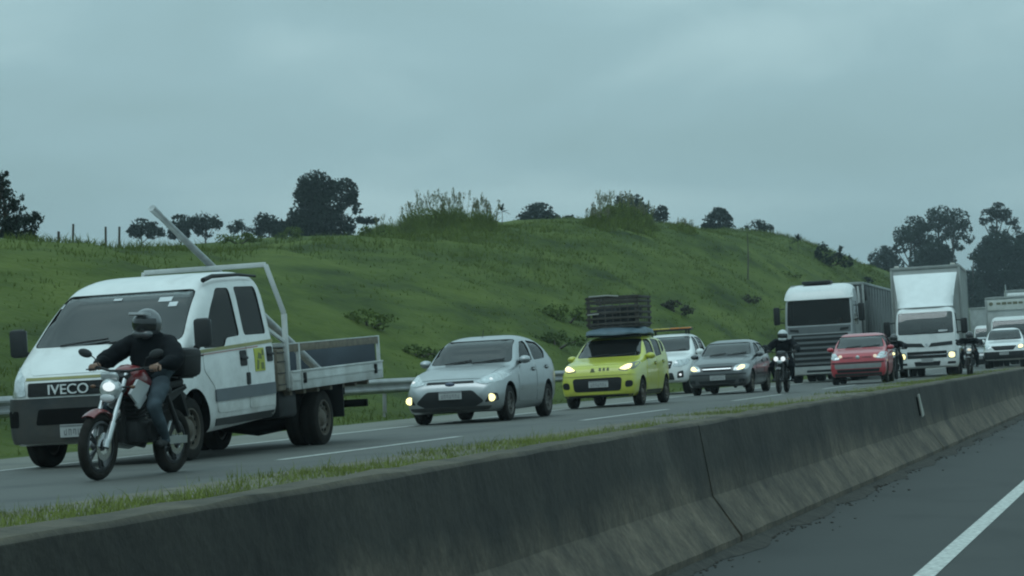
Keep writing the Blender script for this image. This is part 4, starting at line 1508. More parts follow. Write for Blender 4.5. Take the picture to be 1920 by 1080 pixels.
    m.box((.93, 0, .80), (.40, .25, .09), 0, Matrix.Rotation(.05, 3, 'Y'), .04)
    m.box((1.22, 0, .845), (.34, .20, .08), 0, Matrix.Rotation(-.12, 3, 'Y'), .035)
    m.build('seat', M_BLACK, root)
    m = MB()
    m.prism([(1.0, -.10, .74), (1.45, -.07, .84), (1.52, -.05, .80), (1.1, -.09, .66)], (0, .2, 0))
    m.prism([(1.40, -.06, .82), (1.56, -.055, .55), (1.53, -.055, .53), (1.36, -.06, .78)], (0, .12, 0))
    m.build('tail', M_BLACK, root)
    # engine and frame
    m = MB()
    m.box((.66, 0, .42), (.40, .26, .22), 0, None, .05)
    m.box((.60, 0, .60), (.17, .17, .22), 0, Matrix.Rotation(-.25, 3, 'Y'), .02)
    for k in range(5):
        m.box((.60 - .008 * k, 0, .54 + .035 * k), (.21, .21, .012), 0, Matrix.Rotation(-.25, 3, 'Y'))
    for s in (-1, 1):
        m.cyl((.72, s * .10, .42), (.72, s * .165, .42), .095, .085, 18)
    m.build('engine', M_ENGINE, root)
    m = MB()
    m.tube([(.30, 0, .84), (.42, 0, .62), (.46, 0, .33), (.80, 0, .28), (.92, 0, .40), (.90, 0, .72)], .022, 8)
    for s in (-1, 1):
        m.tube([(.32, s * .03, .88), (.62, s * .10, .80), (.92, s * .11, .72), (1.42, s * .07, .82)], .016, 8)
        m.tube([(.92, s * .10, .38), (WB, s * .11, R)], .022, 8)
        m.tube([(1.0, s * .13, .73), (1.24, s * .13, .40)], [.022, .03], 8)
        m.tube([(.80, s * .12, .30), (.82, s * .27, .29)], .014, 8)
    m.build('frame', M_ENGINE, root)
    m = MB()
    m.tube([(.50, .06, .62), (.40, .10, .48), (.46, .14, .30), (.80, .16, .27), (.98, .165, .32), (1.45, .17, .43)], [.022, .022, .024, .026, .045, .05], 12)
    m.build('exhaust', M_FORK, root)
    m = MB()
    m.tube([(.82, -.14, .30), (.95, -.15, .36), (1.05, -.14, .50)], [.012, .012, .01], 8)
    m.prism([(.88, -.135, .36), (1.38, -.135, .36), (1.38, -.135, .29), (.88, -.135, .29)], (0, .03, 0))
    m.build('chain_guard', M_FORK, root)
    if case:
        m = MB()
        m.box((1.34, 0, .905), (.34, .26, .02), 0, None, .006)
        m.tube([(1.2, -.14, .90), (1.55, -.13, .92), (1.55, .13, .92), (1.2, .14, .90)], .011, 6)
        m.build('rear_rack', M_ENGINE, root)
        m = MB()
        m.box((1.37, 0, 1.05), (.34, .42, .27), 0, None, .05)
        m.box((1.37, 0, 1.11), (.35, .43, .015), 1)
        m.build('top_case', [M_BLACK, M_DARKGREY], root)
    return root


def hand(J, E, s, wrist, grip, axis, fwd=-1):
    """palm, four bent fingers of unequal length closed round the grip, and a thumb; J: joints, E: edges"""
    a = Vector(axis).normalized()
    g = Vector(grip)
    f = Vector((fwd, 0, 0))
    u = Vector((0, 0, 1))
    palm = len(J)
    J.append((g - f * .045 + u * .030, .036, .026, 'hand'))
    E.append((wrist, palm))
    kn = len(J)
    J.append((g + f * .004 + u * .036, .040, .02, 'hand'))
    E.append((palm, kn))
    for k, (o, ln) in enumerate(((.033, .92), (.011, 1.0), (-.011, .95), (-.032, .78))):
        i = len(J)
        J.append((g - a * o * s + f * .022 + u * .030, .0105, .0105, 'hand'))
        J.append((g - a * o * s + f * .040 * ln + u * .004, .0095, .0095, 'hand'))
        J.append((g - a * o * s + f * .020 * ln - u * .024 * ln, .0085, .0085, 'hand'))
        E += [(kn, i), (i, i + 1), (i + 1, i + 2)]
    i = len(J)
    J.append((g - a * .048 * s - f * .018 + u * .014, .013, .013, 'hand'))
    J.append((g - a * .056 * s + f * .014 - u * .012, .0105, .0105, 'hand'))
    E += [(palm, i), (i, i + 1)]


def person(M, label, P, mats, group=None, helmet=None, visor=None, hair=None, seated=False):
    """mats: jacket, trousers, shoe, hand; P: joint positions"""
    root = thing('person', label, 'person', group, M)
    J, E = [], []

    def j(p, r, r2, reg):
        J.append((Vector(p), r, r2, reg))
        return len(J) - 1

    def chain(ids):
        for a, b in zip(ids[:-1], ids[1:]):
            E.append((a, b))
    pel, wai, che, nec, hea = P['pelvis'], P['waist'], P['chest'], P['neck'], P['head']
    a = [j(pel, .19, .165, 'trousers'), j(wai, .235, .195, 'jacket'), j(che, .262, .20, 'jacket'), j(nec, .115, .105, 'jacket'), j(hea, .075, .085, 'skin')]
    chain(a)
    for s, k in ((-1, 'l'), (1, 'r')):
        sh, el, wr = P['shoulder' + k], P['elbow' + k], P['wrist' + k]
        mid1 = Vector(sh).lerp(Vector(el), .55)
        mid2 = Vector(el).lerp(Vector(wr), .45)
        b = [a[2], j(sh, .13, .125, 'jacket'), j(mid1, .105, .102, 'jacket'), j(el, .092, .09, 'jacket'), j(mid2, .078, .076, 'jacket'), j(wr, .044, .042, 'jacket')]
        chain(b)
        hand(J, E, s, b[-1], P['grip' + k], (0, s, 0))
        hp, kn, an, to = P['hip' + k], P['knee' + k], P['ankle' + k], P['toe' + k]
        mid1 = Vector(hp).lerp(Vector(kn), .5)
        mid2 = Vector(kn).lerp(Vector(an), .35)
        c = [a[0], j(hp, .108, .108, 'trousers'), j(mid1, .092, .092, 'trousers'), j(kn, .07, .07, 'trousers'), j(mid2, .066, .066, 'trousers'), j(an, .046, .046, 'trousers'), j(Vector(an).lerp(Vector(to), .15) - Vector((0, 0, .05)), .045, .04, 'shoe'), j(to, .042, .032, 'shoe')]
        chain(c)
    bm = bmesh.new()
    lay = bm.verts.layers.skin.verify()
    vs = []
    for i, (p, r1, r2, reg) in enumerate(J):
        v = bm.verts.new(p)
        v[lay].radius = (r1, r2)
        v[lay].use_root = i == 0
        vs.append(v)
    for p, q in E:
        bm.edges.new((vs[p], vs[q]))
    me = bpy.data.meshes.new('tmp')
    bm.to_mesh(me)
    bm.free()
    o = bpy.data.objects.new('tmp', me)
    COL.objects.link(o)
    sk = o.modifiers.new('skin', 'SKIN')
    sk.branch_smoothing = .6
    sb = o.modifiers.new('sub', 'SUBSURF')
    sb.levels = sb.render_levels = 2
    dg = bpy.context.evaluated_depsgraph_get()
    dg.update()
    m2 = bpy.data.meshes.new_from_object(o.evaluated_get(dg))
    bpy.data.objects.remove(o)
    m2.materials.clear()
    regs = ['jacket', 'trousers', 'shoe', 'hand', 'skin']
    for r in regs:
        m2.materials.append(mats.get(r, mats['hand']))
    seg = [(J[p][0], J[q][0], J[q][3], max(J[p][1], J[q][1])) for p, q in E]
    idx = []
    for f in m2.polygons:
        c = f.center
        best = None
        for p, q, reg, rr in seg:
            d = q - p
            t = min(1, max(0, (c - p).dot(d) / max(d.length_squared, 1e-9)))
            e = (c - (p + d * t)).length / (rr + .01)
            if best is None or e < best[0]:
                best = (e, reg)
        idx.append(regs.index(best[1]))
    m2.polygons.foreach_set('material_index', idx)
    # cloth folds
    for v in m2.vertices:
        p = v.co
        k = .008 * math.sin(38 * p.z + 17 * p.x) * math.sin(29 * p.y + 11 * p.z) + .004 * math.sin(71 * p.x + 53 * p.z + 20 * p.y)
        if abs(p.y) > .30 and p.z > .94 and p.x < .56:
            k *= .2
        v.co = p + v.normal * k
    m2.name = 'body'
    link('body', m2, root, 180)
    h = Vector(hea)
    if helmet:
        m = MB()

        def shell(p):
            if p.x < 0:
                p = Vector((p.x * 1.06, p.y * (1 - .10 * (p.z < 0)), p.z))
            if p.z < -.10:
                p = Vector((p.x * .92, p.y * .9, p.z))
            return p
        c = h + Vector((0, 0, .02))
        m.ell(c, (.150, .128, .145), 24, 16, 0, None, shell)
        m.box(c + Vector((-.085, 0, -.092)), (.10, .19, .07), 0, None, .032)
        hm = m.build('helmet', helmet, root, 60)
        m = MB()
        vs_, fs_ = [], []
        for jj in range(7):
            b = math.radians(-24 + 44 * jj / 6)
            for i in range(15):
                t = math.radians(-72 + 144 * i / 14)
                vs_.append(c + Vector((-.163 * math.cos(b) * math.cos(t), .134 * math.cos(b) * math.sin(t), .148 * math.sin(b))))
        for jj in range(6):
            for i in range(14):
                q = jj * 15 + i
                fs_.append((q, q + 1, q + 16, q + 15))
        m.add(vs_, fs_)
        m.build('visor', visor, hm, 60)
        if P.get('peak'):
            m = MB()
            m.prism([c + Vector((-.13, -.11, .075)), c + Vector((-.13, .11, .075)), c + Vector((-.205, .08, .085)), c + Vector((-.205, -.08, .085))], (.004, 0, .022))
            m.build('helmet_band', P['peak'], hm, 30)
    else:
        m = MB()    # an open head: skull, jaw, nose, ears, then hair

        def skull(p):
            x, y, z = p
            if z < 0:
                y *= 1 + .28 * z / .12
                x *= 1 + .12 * z / .12
            if x < 0 and -.01 < z < .035 and .018 < abs(y) < .05:
                x += .010
            return Vector((x, y, z))
        c = h + Vector((-.01, 0, .035))
        m.ell(c, (.098, .076, .120), 24, 18, 0, None, skull)
        m.prism([c + Vector((-.092, -.010, .02)), c + Vector((-.092, .010, .02)), c + Vector((-.118, .014, -.028)), c + Vector((-.118, -.014, -.028))], (.03, 0, 0))
        for s in (-1, 1):
            m.ell(c + Vector((.008, s * .076, -.005)), (.022, .009, .032), 10, 6)
            m.ell(c + Vector((-.088, s * .032, .018)), (.010, .013, .009), 10, 6, 1)
        m.ell(c + Vector((-.092, 0, -.062)), (.009, .026, .008), 10, 6, 2)
        m.build('head', [mats['skin'], M_BLACK, mat('lip', (.16, .07, .06), .6)], root, 60)
        m = MB()
        m.ell(c + Vector((.012, 0, .022)), (.100, .084, .112), 20, 12, 0, None, lambda p: Vector((max(p.x, -.062 - .35 * max(0, p.z - .03)), p.y, max(p.z, -.045))))
        m.build('hair', hair, root, 60)
    return root


M_JACKET = mat('jacket_black', (.006, .008, .010), .85, spec=.15, var=.35, scale=10, bump=.3, bscale=25)
M_JEANS = mat('jeans', (.060, .080, .095), .95, spec=.1, var=.3, scale=8)
M_DENIM2 = mat('dark_trousers', (.009, .011, .014), .95, spec=.1, var=.3)
M_SHOE = mat('shoe', (.03, .03, .03), .8)
M_SKIN = mat('skin', (.28, .16, .11), .55, var=.08)
M_GLOVE = mat('glove', (.05, .045, .045), .8)
M_HELM = mat('helmet_grey', (.10, .11, .118), .3, coat=.6, var=.5, scale=7)
M_HELM2 = mat('helmet_pale', (.48, .51, .52), .3, coat=.6, var=.1)
M_HELM3 = mat('helmet_black', (.02, .02, .022), .25, coat=.6)
M_VISOR = mat('visor_dark', (.012, .014, .016), .12, coat=.6)


def ride_pose(lean=0.0, drop=0.0):
    return dict(pelvis=(.95, 0, .885), waist=(.93 - lean * .3, 0, 1.01 - drop * .2), chest=(.86 - lean * .7, 0, 1.15 - drop * .5), neck=(.79 - lean, 0, 1.285 - drop), head=(.755 - lean, 0, 1.375 - drop),
                shoulderl=(.83 - lean * .9, -.185, 1.235 - drop), shoulderr=(.83 - lean * .9, .185, 1.235 - drop),
                elbowl=(.67 - lean * .6, -.38, 1.055), elbowr=(.67 - lean * .6, .38, 1.055),
                wristl=(.525, -.335, 1.035), wristr=(.525, .335, 1.035), gripl=(.445, -.318, .992), gripr=(.445, .318, .992),
                hipl=(.92, -.115, .865), hipr=(.92, .115, .865), kneel=(.53, -.255, .665), kneer=(.53, .255, .665),
                anklel=(.83, -.215, .355), ankler=(.83, .215, .355), toel=(.665, -.235, .315), toer=(.665, .235, .315))


G_M = 'motorcycles riding between the lanes'
G_P = 'riders on motorcycles'
BM = on_road(9.36, 19.6, -.10, -.4)
motorcycle(BM, 'red and white motorcycle nearest the camera, in front of the white flatbed truck', G_M)
P = ride_pose(-.10, -.01)
P['peak'] = mat('peak_pale', (.36, .38, .39), .4)
person(BM, 'rider in a black jacket, jeans and a grey-white helmet on the red motorcycle', P, dict(jacket=M_JACKET, trousers=M_JEANS, shoe=M_SHOE, hand=M_SKIN, skin=M_SKIN), G_P, M_HELM, M_VISOR)
BM = on_road(9.40, 57.2, .02, 0)
DK = mat('bike_dark', (.03, .033, .036), .35, coat=.5)
motorcycle(BM, 'dark motorcycle with two round headlights, in front of the dark grey sedan', G_M, DK, mat('shroud_grey', (.12, .13, .135), .4), twin=True, case=False)
P = ride_pose(-.02, 0)
person(BM, 'rider in black with a plain pale helmet, on the twin-headlight motorcycle', P, dict(jacket=M_JACKET, trousers=M_DENIM2, shoe=M_SHOE, hand=M_GLOVE, skin=M_SKIN), G_P, M_HELM2, M_VISOR)
BM = on_road(9.0, 77.0, .02, 0)
motorcycle(BM, 'motorcycle half hidden behind the red hatchback, its single headlight bright', G_M, DK, DK, case=False, lamp=M_LIT)
P = ride_pose(.03, .06)
person(BM, 'dark rider in a black helmet, between the red hatchback and the box truck', P, dict(jacket=M_JACKET, trousers=M_DENIM2, shoe=M_SHOE, hand=M_GLOVE, skin=M_SKIN), G_P, M_HELM3, M_VISOR)
BM = on_road(6.72, 78.5, .02, 0)
motorcycle(BM, 'dark motorcycle passing between the box truck and the concrete barrier', G_M, DK, DK, case=False, lamp=M_DIM)
P = ride_pose(.06, .10)
person(BM, 'rider in dark clothes beside the side of the box truck', P, dict(jacket=M_JACKET, trousers=M_DENIM2, shoe=M_SHOE, hand=M_GLOVE, skin=M_SKIN), G_P, M_HELM3, M_VISOR)
# the man at the wheel of the flatbed truck
DRIVER = dict(pelvis=(.95, -.40, .98), waist=(.97, -.40, 1.10), chest=(.95, -.40, 1.27), neck=(.90, -.41, 1.42), head=(.87, -.42, 1.52),
              shoulderl=(.92, -.59, 1.36), shoulderr=(.92, -.22, 1.36), elbowl=(.68, -.66, 1.28), elbowr=(.70, -.20, 1.18), wristl=(.50, -.57, 1.33), wristr=(.50, -.30, 1.30), gripl=(.42, -.55, 1.32), gripr=(.42, -.27, 1.29),
              hipl=(.92, -.50, .96), hipr=(.92, -.30, .96), kneel=(.48, -.54, .98), kneer=(.48, -.26, .98), anklel=(.22, -.52, .68), ankler=(.22, -.28, .68), toel=(.10, -.52, .66), toer=(.10, -.28, .66))
M_HAIR = mat('hair_dark', (.015, .013, .012), .8)
P = {k: (v[0] + .73, v[1] - .22, v[2]) for k, v in DRIVER.items()}
drv = person(VM, 'driver in a grey sleeve seen through the side window of the white flatbed truck', P, dict(jacket=mat('sweater_grey', (.15, .17, .18), .9, spec=.1), trousers=M_DENIM2, shoe=M_SHOE, hand=M_SKIN, skin=M_SKIN), 'drivers behind their windscreens', None, None, M_HAIR)
for rt_, lab_, d_ in ((sedan, 'driver of the silver sedan, dim behind the windscreen', (-.03, .03, -.42)), (uno, 'driver of the yellow hatchback, dim behind the windscreen', (-.13, .03, -.40)),
                      (grey, 'driver of the dark grey sedan, dim behind the windscreen', (-.03, .05, -.47)), (red, 'driver of the red hatchback, dim behind the windscreen', (-.13, .03, -.40)),
                      (boxt, 'driver of the white box truck, dim behind the windscreen', (-1.42, -.15, .10)), (lor, 'driver of the white articulated lorry, dim behind the windscreen', (-1.72, -.25, .55))):
    c = copy_tree(drv)
    c['label'] = lab_
    c.matrix_world = rt_.matrix_world @ Matrix.Translation(Vector(d_) + Vector((-.37, .22, 0)))
# ------------------------------------------------------------------ sky, light
w = bpy.data.worlds.new('World')
SC.world = w
w.use_nodes = True
nt = w.node_tree
bg = nt.nodes['Background']
N = nt.nodes.new
SUN_EL, SUN_ROT = math.radians(58), math.radians(200)
sky = N('ShaderNodeTexSky')
sky.sky_type = 'NISHITA'
sky.sun_disc = False
sky.sun_elevation = SUN_EL
sky.sun_rotation = SUN_ROT
tc = N('ShaderNodeTexCoord')
sp = N('ShaderNodeSeparateXYZ')
nt.links.new(tc.outputs['Generated'], sp.inputs[0])
el = N('ShaderNodeMath')
el.operation = 'MAXIMUM'
el.inputs[1].default_value = 0
nt.links.new(sp.outputs['Z'], el.inputs[0])
# overcast: three times brighter overhead than at the horizon
br = N('ShaderNodeMath')
br.operation = 'MULTIPLY_ADD'
br.inputs[1].default_value, br.inputs[2].default_value = 1.42, 1.0
nt.links.new(el.outputs[0], br.inputs[0])
# soft cloud banks: a cloud layer seen in perspective
mp = N('ShaderNodeMapping')
mp.inputs['Scale'].default_value = (1.0, 1.0, 3.0)
nt.links.new(tc.outputs['Generated'], mp.inputs['Vector'])
n1 = N('ShaderNodeTexNoise')
n1.inputs['Scale'].default_value = 6.0
n1.inputs['Detail'].default_value = 5
n1.inputs['Roughness'].default_value = .48
n1.inputs['Distortion'].default_value = .35
nt.links.new(mp.outputs[0], n1.inputs['Vector'])
cr = N('ShaderNodeValToRGB')
e = cr.color_ramp.elements
e[0].position, e[0].color = .34, (2.58, 4.02, 4.28, 1)
e[1].position, e[1].color = .70, (3.74, 5.45, 5.72, 1)
x = cr.color_ramp.elements.new(.5)
x.color = (2.80, 4.34, 4.68, 1)
nt.links.new(n1.outputs['Fac'], cr.inputs['Fac'])
mu = N('ShaderNodeVectorMath')
mu.operation = 'SCALE'
nt.links.new(cr.outputs['Color'], mu.inputs[0])
nt.links.new(br.outputs[0], mu.inputs['Scale'])
mx = N('ShaderNodeMix')
mx.data_type = 'RGBA'
mx.inputs['Factor'].default_value = .96
nt.links.new(sky.outputs[0], mx.inputs['A'])
nt.links.new(mu.outputs[0], mx.inputs['B'])
nt.links.new(mx.outputs['Result'], bg.inputs['Color'])
bg.inputs['Strength'].default_value = 0.1
sl = bpy.data.lights.new('sun', 'SUN')
sl.energy = .5
sl.angle = math.radians(30)
sl.color = (.86, .97, 1.0)
so = bpy.data.objects.new('sun', sl)
COL.objects.link(so)
_sd = Vector((math.sin(SUN_ROT) * math.cos(SUN_EL), math.cos(SUN_ROT) * math.cos(SUN_EL), math.sin(SUN_EL)))
so.rotation_euler = _sd.to_track_quat('Z', 'Y').to_euler()
SC.view_settings.view_transform = 'Standard'
SC.view_settings.look = 'None'
SC.view_settings.exposure = 0
SC.cycles.pixel_filter_type = 'BLACKMAN_HARRIS'
SC.cycles.filter_width = 2.1
SC.cycles.max_bounces = 6
SC.cycles.transparent_max_bounces = 12
SC.cycles.volume_bounces = 0


# ------------------------------------------------------------------ roads
def road_mat(name, c0, c1, rough, wet=0.0, streak=True):
    m = bpy.data.materials.new(name)
    m.use_nodes = True
    t = m.node_tree
    b = t.nodes['Principled BSDF']
    g = t.nodes.new('ShaderNodeTexCoord')
    a = t.nodes.new('ShaderNodeMapping')
    a.inputs['Scale'].default_value = (1.2, .06, 1)          # tyre tracks run along the road
    t.links.new(g.outputs['Object'], a.inputs['Vector'])
    n = t.nodes.new('ShaderNodeTexNoise')
    n.inputs['Scale'].default_value, n.inputs['Detail'].default_value = 1.0, 5
    t.links.new(a.outputs[0], n.inputs['Vector'])
    n2 = t.nodes.new('ShaderNodeTexNoise')
    n2.inputs['Scale'].default_value, n2.inputs['Detail'].default_value = .7, 8
    t.links.new(g.outputs['Object'], n2.inputs['Vector'])
    n3 = t.nodes.new('ShaderNodeTexNoise')
    n3.inputs['Scale'].default_value, n3.inputs['Detail'].default_value = 60, 3
    t.links.new(g.outputs['Object'], n3.inputs['Vector'])
    s1 = t.nodes.new('ShaderNodeMath')
    s1.operation = 'MULTIPLY_ADD'
    s1.inputs[1].default_value = .5
    t.links.new(n.outputs['Fac'], s1.inputs[0])
    t.links.new(n2.outputs['Fac'], s1.inputs[2])
    s2 = t.nodes.new('ShaderNodeMath')
    s2.operation = 'MULTIPLY_ADD'
    s2.inputs[1].default_value = .45
    t.links.new(n3.outputs['Fac'], s2.inputs[0])
    t.links.new(s1.outputs[0], s2.inputs[2])
    r = t.nodes.new('ShaderNodeValToRGB')
    r.color_ramp.elements[0].position, r.color_ramp.elements[1].position = .72, 1.22
    r.color_ramp.elements[0].color, r.color_ramp.elements[1].color = (*c0, 1), (*c1, 1)
    t.links.new(s2.outputs[0], r.inputs['Fac'])
    t.links.new(r.outputs['Color'], b.inputs['Base Color'])
    b.inputs['Roughness'].default_value = rough
    bp = t.nodes.new('ShaderNodeBump')
    bp.inputs['Strength'].default_value, bp.inputs['Distance'].default_value = .5, .004
    t.links.new(n3.outputs['Fac'], bp.inputs['Height'])
    t.links.new(bp.outputs['Normal'], b.inputs['Normal'])
    MATS[name] = m
    return m


def sheet(name, L0, L1, Y0, Y1, zf, m, nL=2, nY=2, kind='structure', weld=False):
    """a ground sheet between two offsets left of the camera; zf(L, Y) gives its height"""
    vs, fs = [], []
    for i in range(nY + 1):
        Y = Y0 + (Y1 - Y0) * i / nY
        for k in range(nL + 1):
            L = L0 + (L1 - L0) * k / nL
            vs.append((-L, Y, zf(L, Y)))
    for i in range(nY):
        for k in range(nL):
            a = i * (nL + 1) + k
            fs.append((a, a + nL + 1, a + nL + 2, a + 1))
    mb = MB().add(vs, fs)
    o = mb.build(name, m, None, 0, weld=False)
    return tag(o, kind=kind) if kind else o


Y_A, Y_B = -40, 900
M_ASPH = road_mat('asphalt_near', (.017, .019, .018), (.034, .036, .034), .8)
M_ASPH2 = road_mat('asphalt_far', (.034, .036, .034), (.072, .074, .066), .68)
M_SHOULDER = road_mat('asphalt_shoulder', (.085, .088, .076), (.140, .142, .120), .75)
M_LINE = mat('road_paint', (.46, .475, .45), .75, var=.4, scale=22)
M_DIRT = mat('dirt', (.125, .115, .09), .95, var=.4, scale=5, bump=.6, bscale=18)
fl_ = lambda L, Y: 0.0
sheet('ground', -950, 950, -450, 1850, lambda L, Y: -1.6, mat('far_field', (.045, .07, .03), .95, var=.3, scale=.02))
sheet('road', -14, 2.80, Y_A, Y_B, fl_, M_ASPH)
lg = lambda L, Y: gz(L)
sheet('oncoming_road', 7.65, 12.66, Y_A, Y_B, lg, M_ASPH2)
sheet('road_shoulder', 12.66, 15.35, Y_A, Y_B, lg, M_SHOULDER)
sheet('median_verge', 3.405, 7.65, Y_A, Y_B, lambda L, Y: gz(L), M_DIRT, 2, 2)
mk = lambda L, Y: gz(L) + .004
sheet('edge_marking', 12.50, 12.64, Y_A, Y_B, mk, M_LINE)
y = 31.55 - 12.0 * 6
while y < 420:
    if y > -20:
        sheet('lane_marking', 8.93, 9.05, y - .7, y + 5.7, mk, M_LINE)
    y += 12.85
sheet('edge_marking', 1.37, 1.49, Y_A, Y_B, lambda L, Y: .004, M_LINE)
sheet('edge_marking', -2.1, -2.22, Y_A, Y_B, lambda L, Y: .004, M_LINE)

# ------------------------------------------------------------------ concrete barrier
def concrete():
    m = bpy.data.materials.new('barrier_concrete')
    m.use_nodes = True
    t = m.node_tree
    b = t.nodes['Principled BSDF']
    L = t.links.new
    g = t.nodes.new('ShaderNodeTexCoord')
    sx = t.nodes.new('ShaderNodeSeparateXYZ')
    L(g.outputs['Object'], sx.inputs[0])

    def noise(sc, det, scale=(1, 1, 1), ro=.6):
        a = t.nodes.new('ShaderNodeMapping')
        a.inputs['Scale'].default_value = scale
        L(g.outputs['Object'], a.inputs['Vector'])
        n = t.nodes.new('ShaderNodeTexNoise')
        n.inputs['Scale'].default_value, n.inputs['Detail'].default_value = sc, det
        n.inputs['Roughness'].default_value = ro
        L(a.outputs[0], n.inputs['Vector'])
        return n.outputs['Fac']
    n1 = noise(1.1, 8, (1, 1, .35))          # grime running down the face
    n2 = noise(9, 6)
    n3 = noise(.35, 3, (1, 1, .2))
    base = t.nodes.new('ShaderNodeValToRGB')
    base.color_ramp.elements[0].position, base.color_ramp.elements[1].position = .25, .75
    base.color_ramp.elements[0].color, base.color_ramp.elements[1].color = (.072, .060, .046, 1), (.150, .128, .098, 1)
    L(n2, base.inputs['Fac'])
    # the steep upper face turns darker, with a ragged lower edge
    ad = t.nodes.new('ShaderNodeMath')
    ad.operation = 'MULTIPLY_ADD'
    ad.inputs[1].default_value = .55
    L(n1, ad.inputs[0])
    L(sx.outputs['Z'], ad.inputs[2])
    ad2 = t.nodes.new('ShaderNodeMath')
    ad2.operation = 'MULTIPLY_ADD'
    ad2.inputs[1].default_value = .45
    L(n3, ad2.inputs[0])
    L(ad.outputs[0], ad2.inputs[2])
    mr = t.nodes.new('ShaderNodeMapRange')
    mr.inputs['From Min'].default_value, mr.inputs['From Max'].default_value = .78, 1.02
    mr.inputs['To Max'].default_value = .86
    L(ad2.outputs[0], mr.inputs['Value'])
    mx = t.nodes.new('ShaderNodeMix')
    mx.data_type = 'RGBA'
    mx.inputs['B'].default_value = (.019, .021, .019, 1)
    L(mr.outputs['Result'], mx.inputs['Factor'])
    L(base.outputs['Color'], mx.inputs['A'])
    # the worn crest is paler
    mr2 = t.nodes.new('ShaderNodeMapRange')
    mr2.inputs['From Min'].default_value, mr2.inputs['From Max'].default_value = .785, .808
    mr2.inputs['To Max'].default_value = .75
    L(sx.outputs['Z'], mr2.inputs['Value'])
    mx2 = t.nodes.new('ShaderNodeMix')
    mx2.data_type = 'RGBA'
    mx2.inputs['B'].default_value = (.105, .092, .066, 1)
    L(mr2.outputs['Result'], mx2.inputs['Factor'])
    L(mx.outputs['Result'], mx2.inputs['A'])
    n4 = noise(1.9, 10, (1, .8, .55), .72)     # blotches and drip stains
    r4 = t.nodes.new('ShaderNodeValToRGB')
    r4.color_ramp.elements[0].position, r4.color_ramp.elements[1].position = .36, .66
    r4.color_ramp.elements[0].color, r4.color_ramp.elements[1].color = (.42, .43, .42, 1), (1.35, 1.3, 1.22, 1)
    L(n4, r4.inputs['Fac'])
    n5 = noise(26, 8, (1, 1, 1), .75)
    r5 = t.nodes.new('ShaderNodeValToRGB')
    r5.color_ramp.elements[0].position, r5.color_ramp.elements[1].position = .30, .70
    r5.color_ramp.elements[0].color, r5.color_ramp.elements[1].color = (.62, .62, .62, 1), (1.3, 1.3, 1.3, 1)
    L(n5, r5.inputs['Fac'])
    m4 = t.nodes.new('ShaderNodeVectorMath')
    m4.operation = 'MULTIPLY'
    L(mx2.outputs['Result'], m4.inputs[0])
    L(r4.outputs['Color'], m4.inputs[1])
    m5 = t.nodes.new('ShaderNodeVectorMath')
    m5.operation = 'MULTIPLY'
    L(m4.outputs[0], m5.inputs[0])
    L(r5.outputs['Color'], m5.inputs[1])
    L(m5.outputs[0], b.inputs['Base Color'])
    b.inputs['Roughness'].default_value = .9
    bp = t.nodes.new('ShaderNodeBump')
    bp.inputs['Strength'].default_value, bp.inputs['Distance'].default_value = .9, .015
    L(n2, bp.inputs['Height'])
    L(bp.outputs['Normal'], b.inputs['Normal'])
    MATS['barrier_concrete'] = m
    return m


M_CONC = concrete()
BPROF = [(2.80, 0), (2.80, .075), (2.985, .33), (3.075, .79), (3.095, .81), (3.245, .81), (3.265, .79), (3.405, .40)]
joints = [1.9, 15.45, 29.0, 48.5, 75, 110, 160, 240, 400, 640]
R_ = random.Random(3)
lab = ['grimy concrete barrier length nearest the camera, left of the cracked joint', 'grimy concrete barrier length right of the cracked joint, with a pale drain mark']
for i, (a, b) in enumerate(zip(joints[:-1], joints[1:])):
    a2, b2 = a + .018, b - .018
    n = max(2, min(80, int((b - a) / .35)))
    vs, fs = [], []
    for k in range(n + 1):
        Y = a2 + (b2 - a2) * k / n
        for (L_, z) in BPROF:
            j = .006 if 0 < z < .78 else .006
            vs.append((-L_ + R_.uniform(-j, j), Y, z + (R_.uniform(-.004, .004) * (1.3 if z > .75 else 1) if z > 0 else 0)))
    q = len(BPROF)
    for k in range(n):
        for m_ in range(q - 1):
            fs.append((k * q + m_, (k + 1) * q + m_, (k + 1) * q + m_ + 1, k * q + m_ + 1))
    fs += [tuple(range(q)), tuple(n * q + m_ for m_ in range(q))]
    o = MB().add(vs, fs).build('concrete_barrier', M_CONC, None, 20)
    if a == 1.9:
        tag(o, 'grimy concrete barrier length nearest the camera, below the red motorcycle', 'barrier', 'concrete barrier lengths')
    elif a == 15.45:
        tag(o, 'grimy concrete barrier length just beyond the cracked joint', 'barrier', 'concrete barrier lengths')
        BAR2 = o
    elif a == 29.0:
        tag(o, 'concrete barrier length below the box truck, starting at the pale vertical mark', 'barrier', 'concrete barrier lengths')
    else:
        tag(o, 'distant concrete barrier length, beyond the one with the pale vertical mark', 'barrier', 'concrete barrier lengths')
# pale broken patch on the joint by the drain
mb = MB()
mb.prism([(-3.005 + .0, 28.62, .45), (-3.005, 28.82, .47), (-3.058, 28.80, .72), (-3.058, 28.66, .71)], (.012, 0, 0))
mb.prism([(-3.012, 28.42, .47), (-3.012, 28.53, .47), (-3.052, 28.52, .69), (-3.052, 28.44, .69)], (.012, 0, 0), 1)
mb.build('chipped_patch', [mat('fresh_concrete', (.30, .30, .27), .9, var=.3), M_UNDER], BAR2, 0)
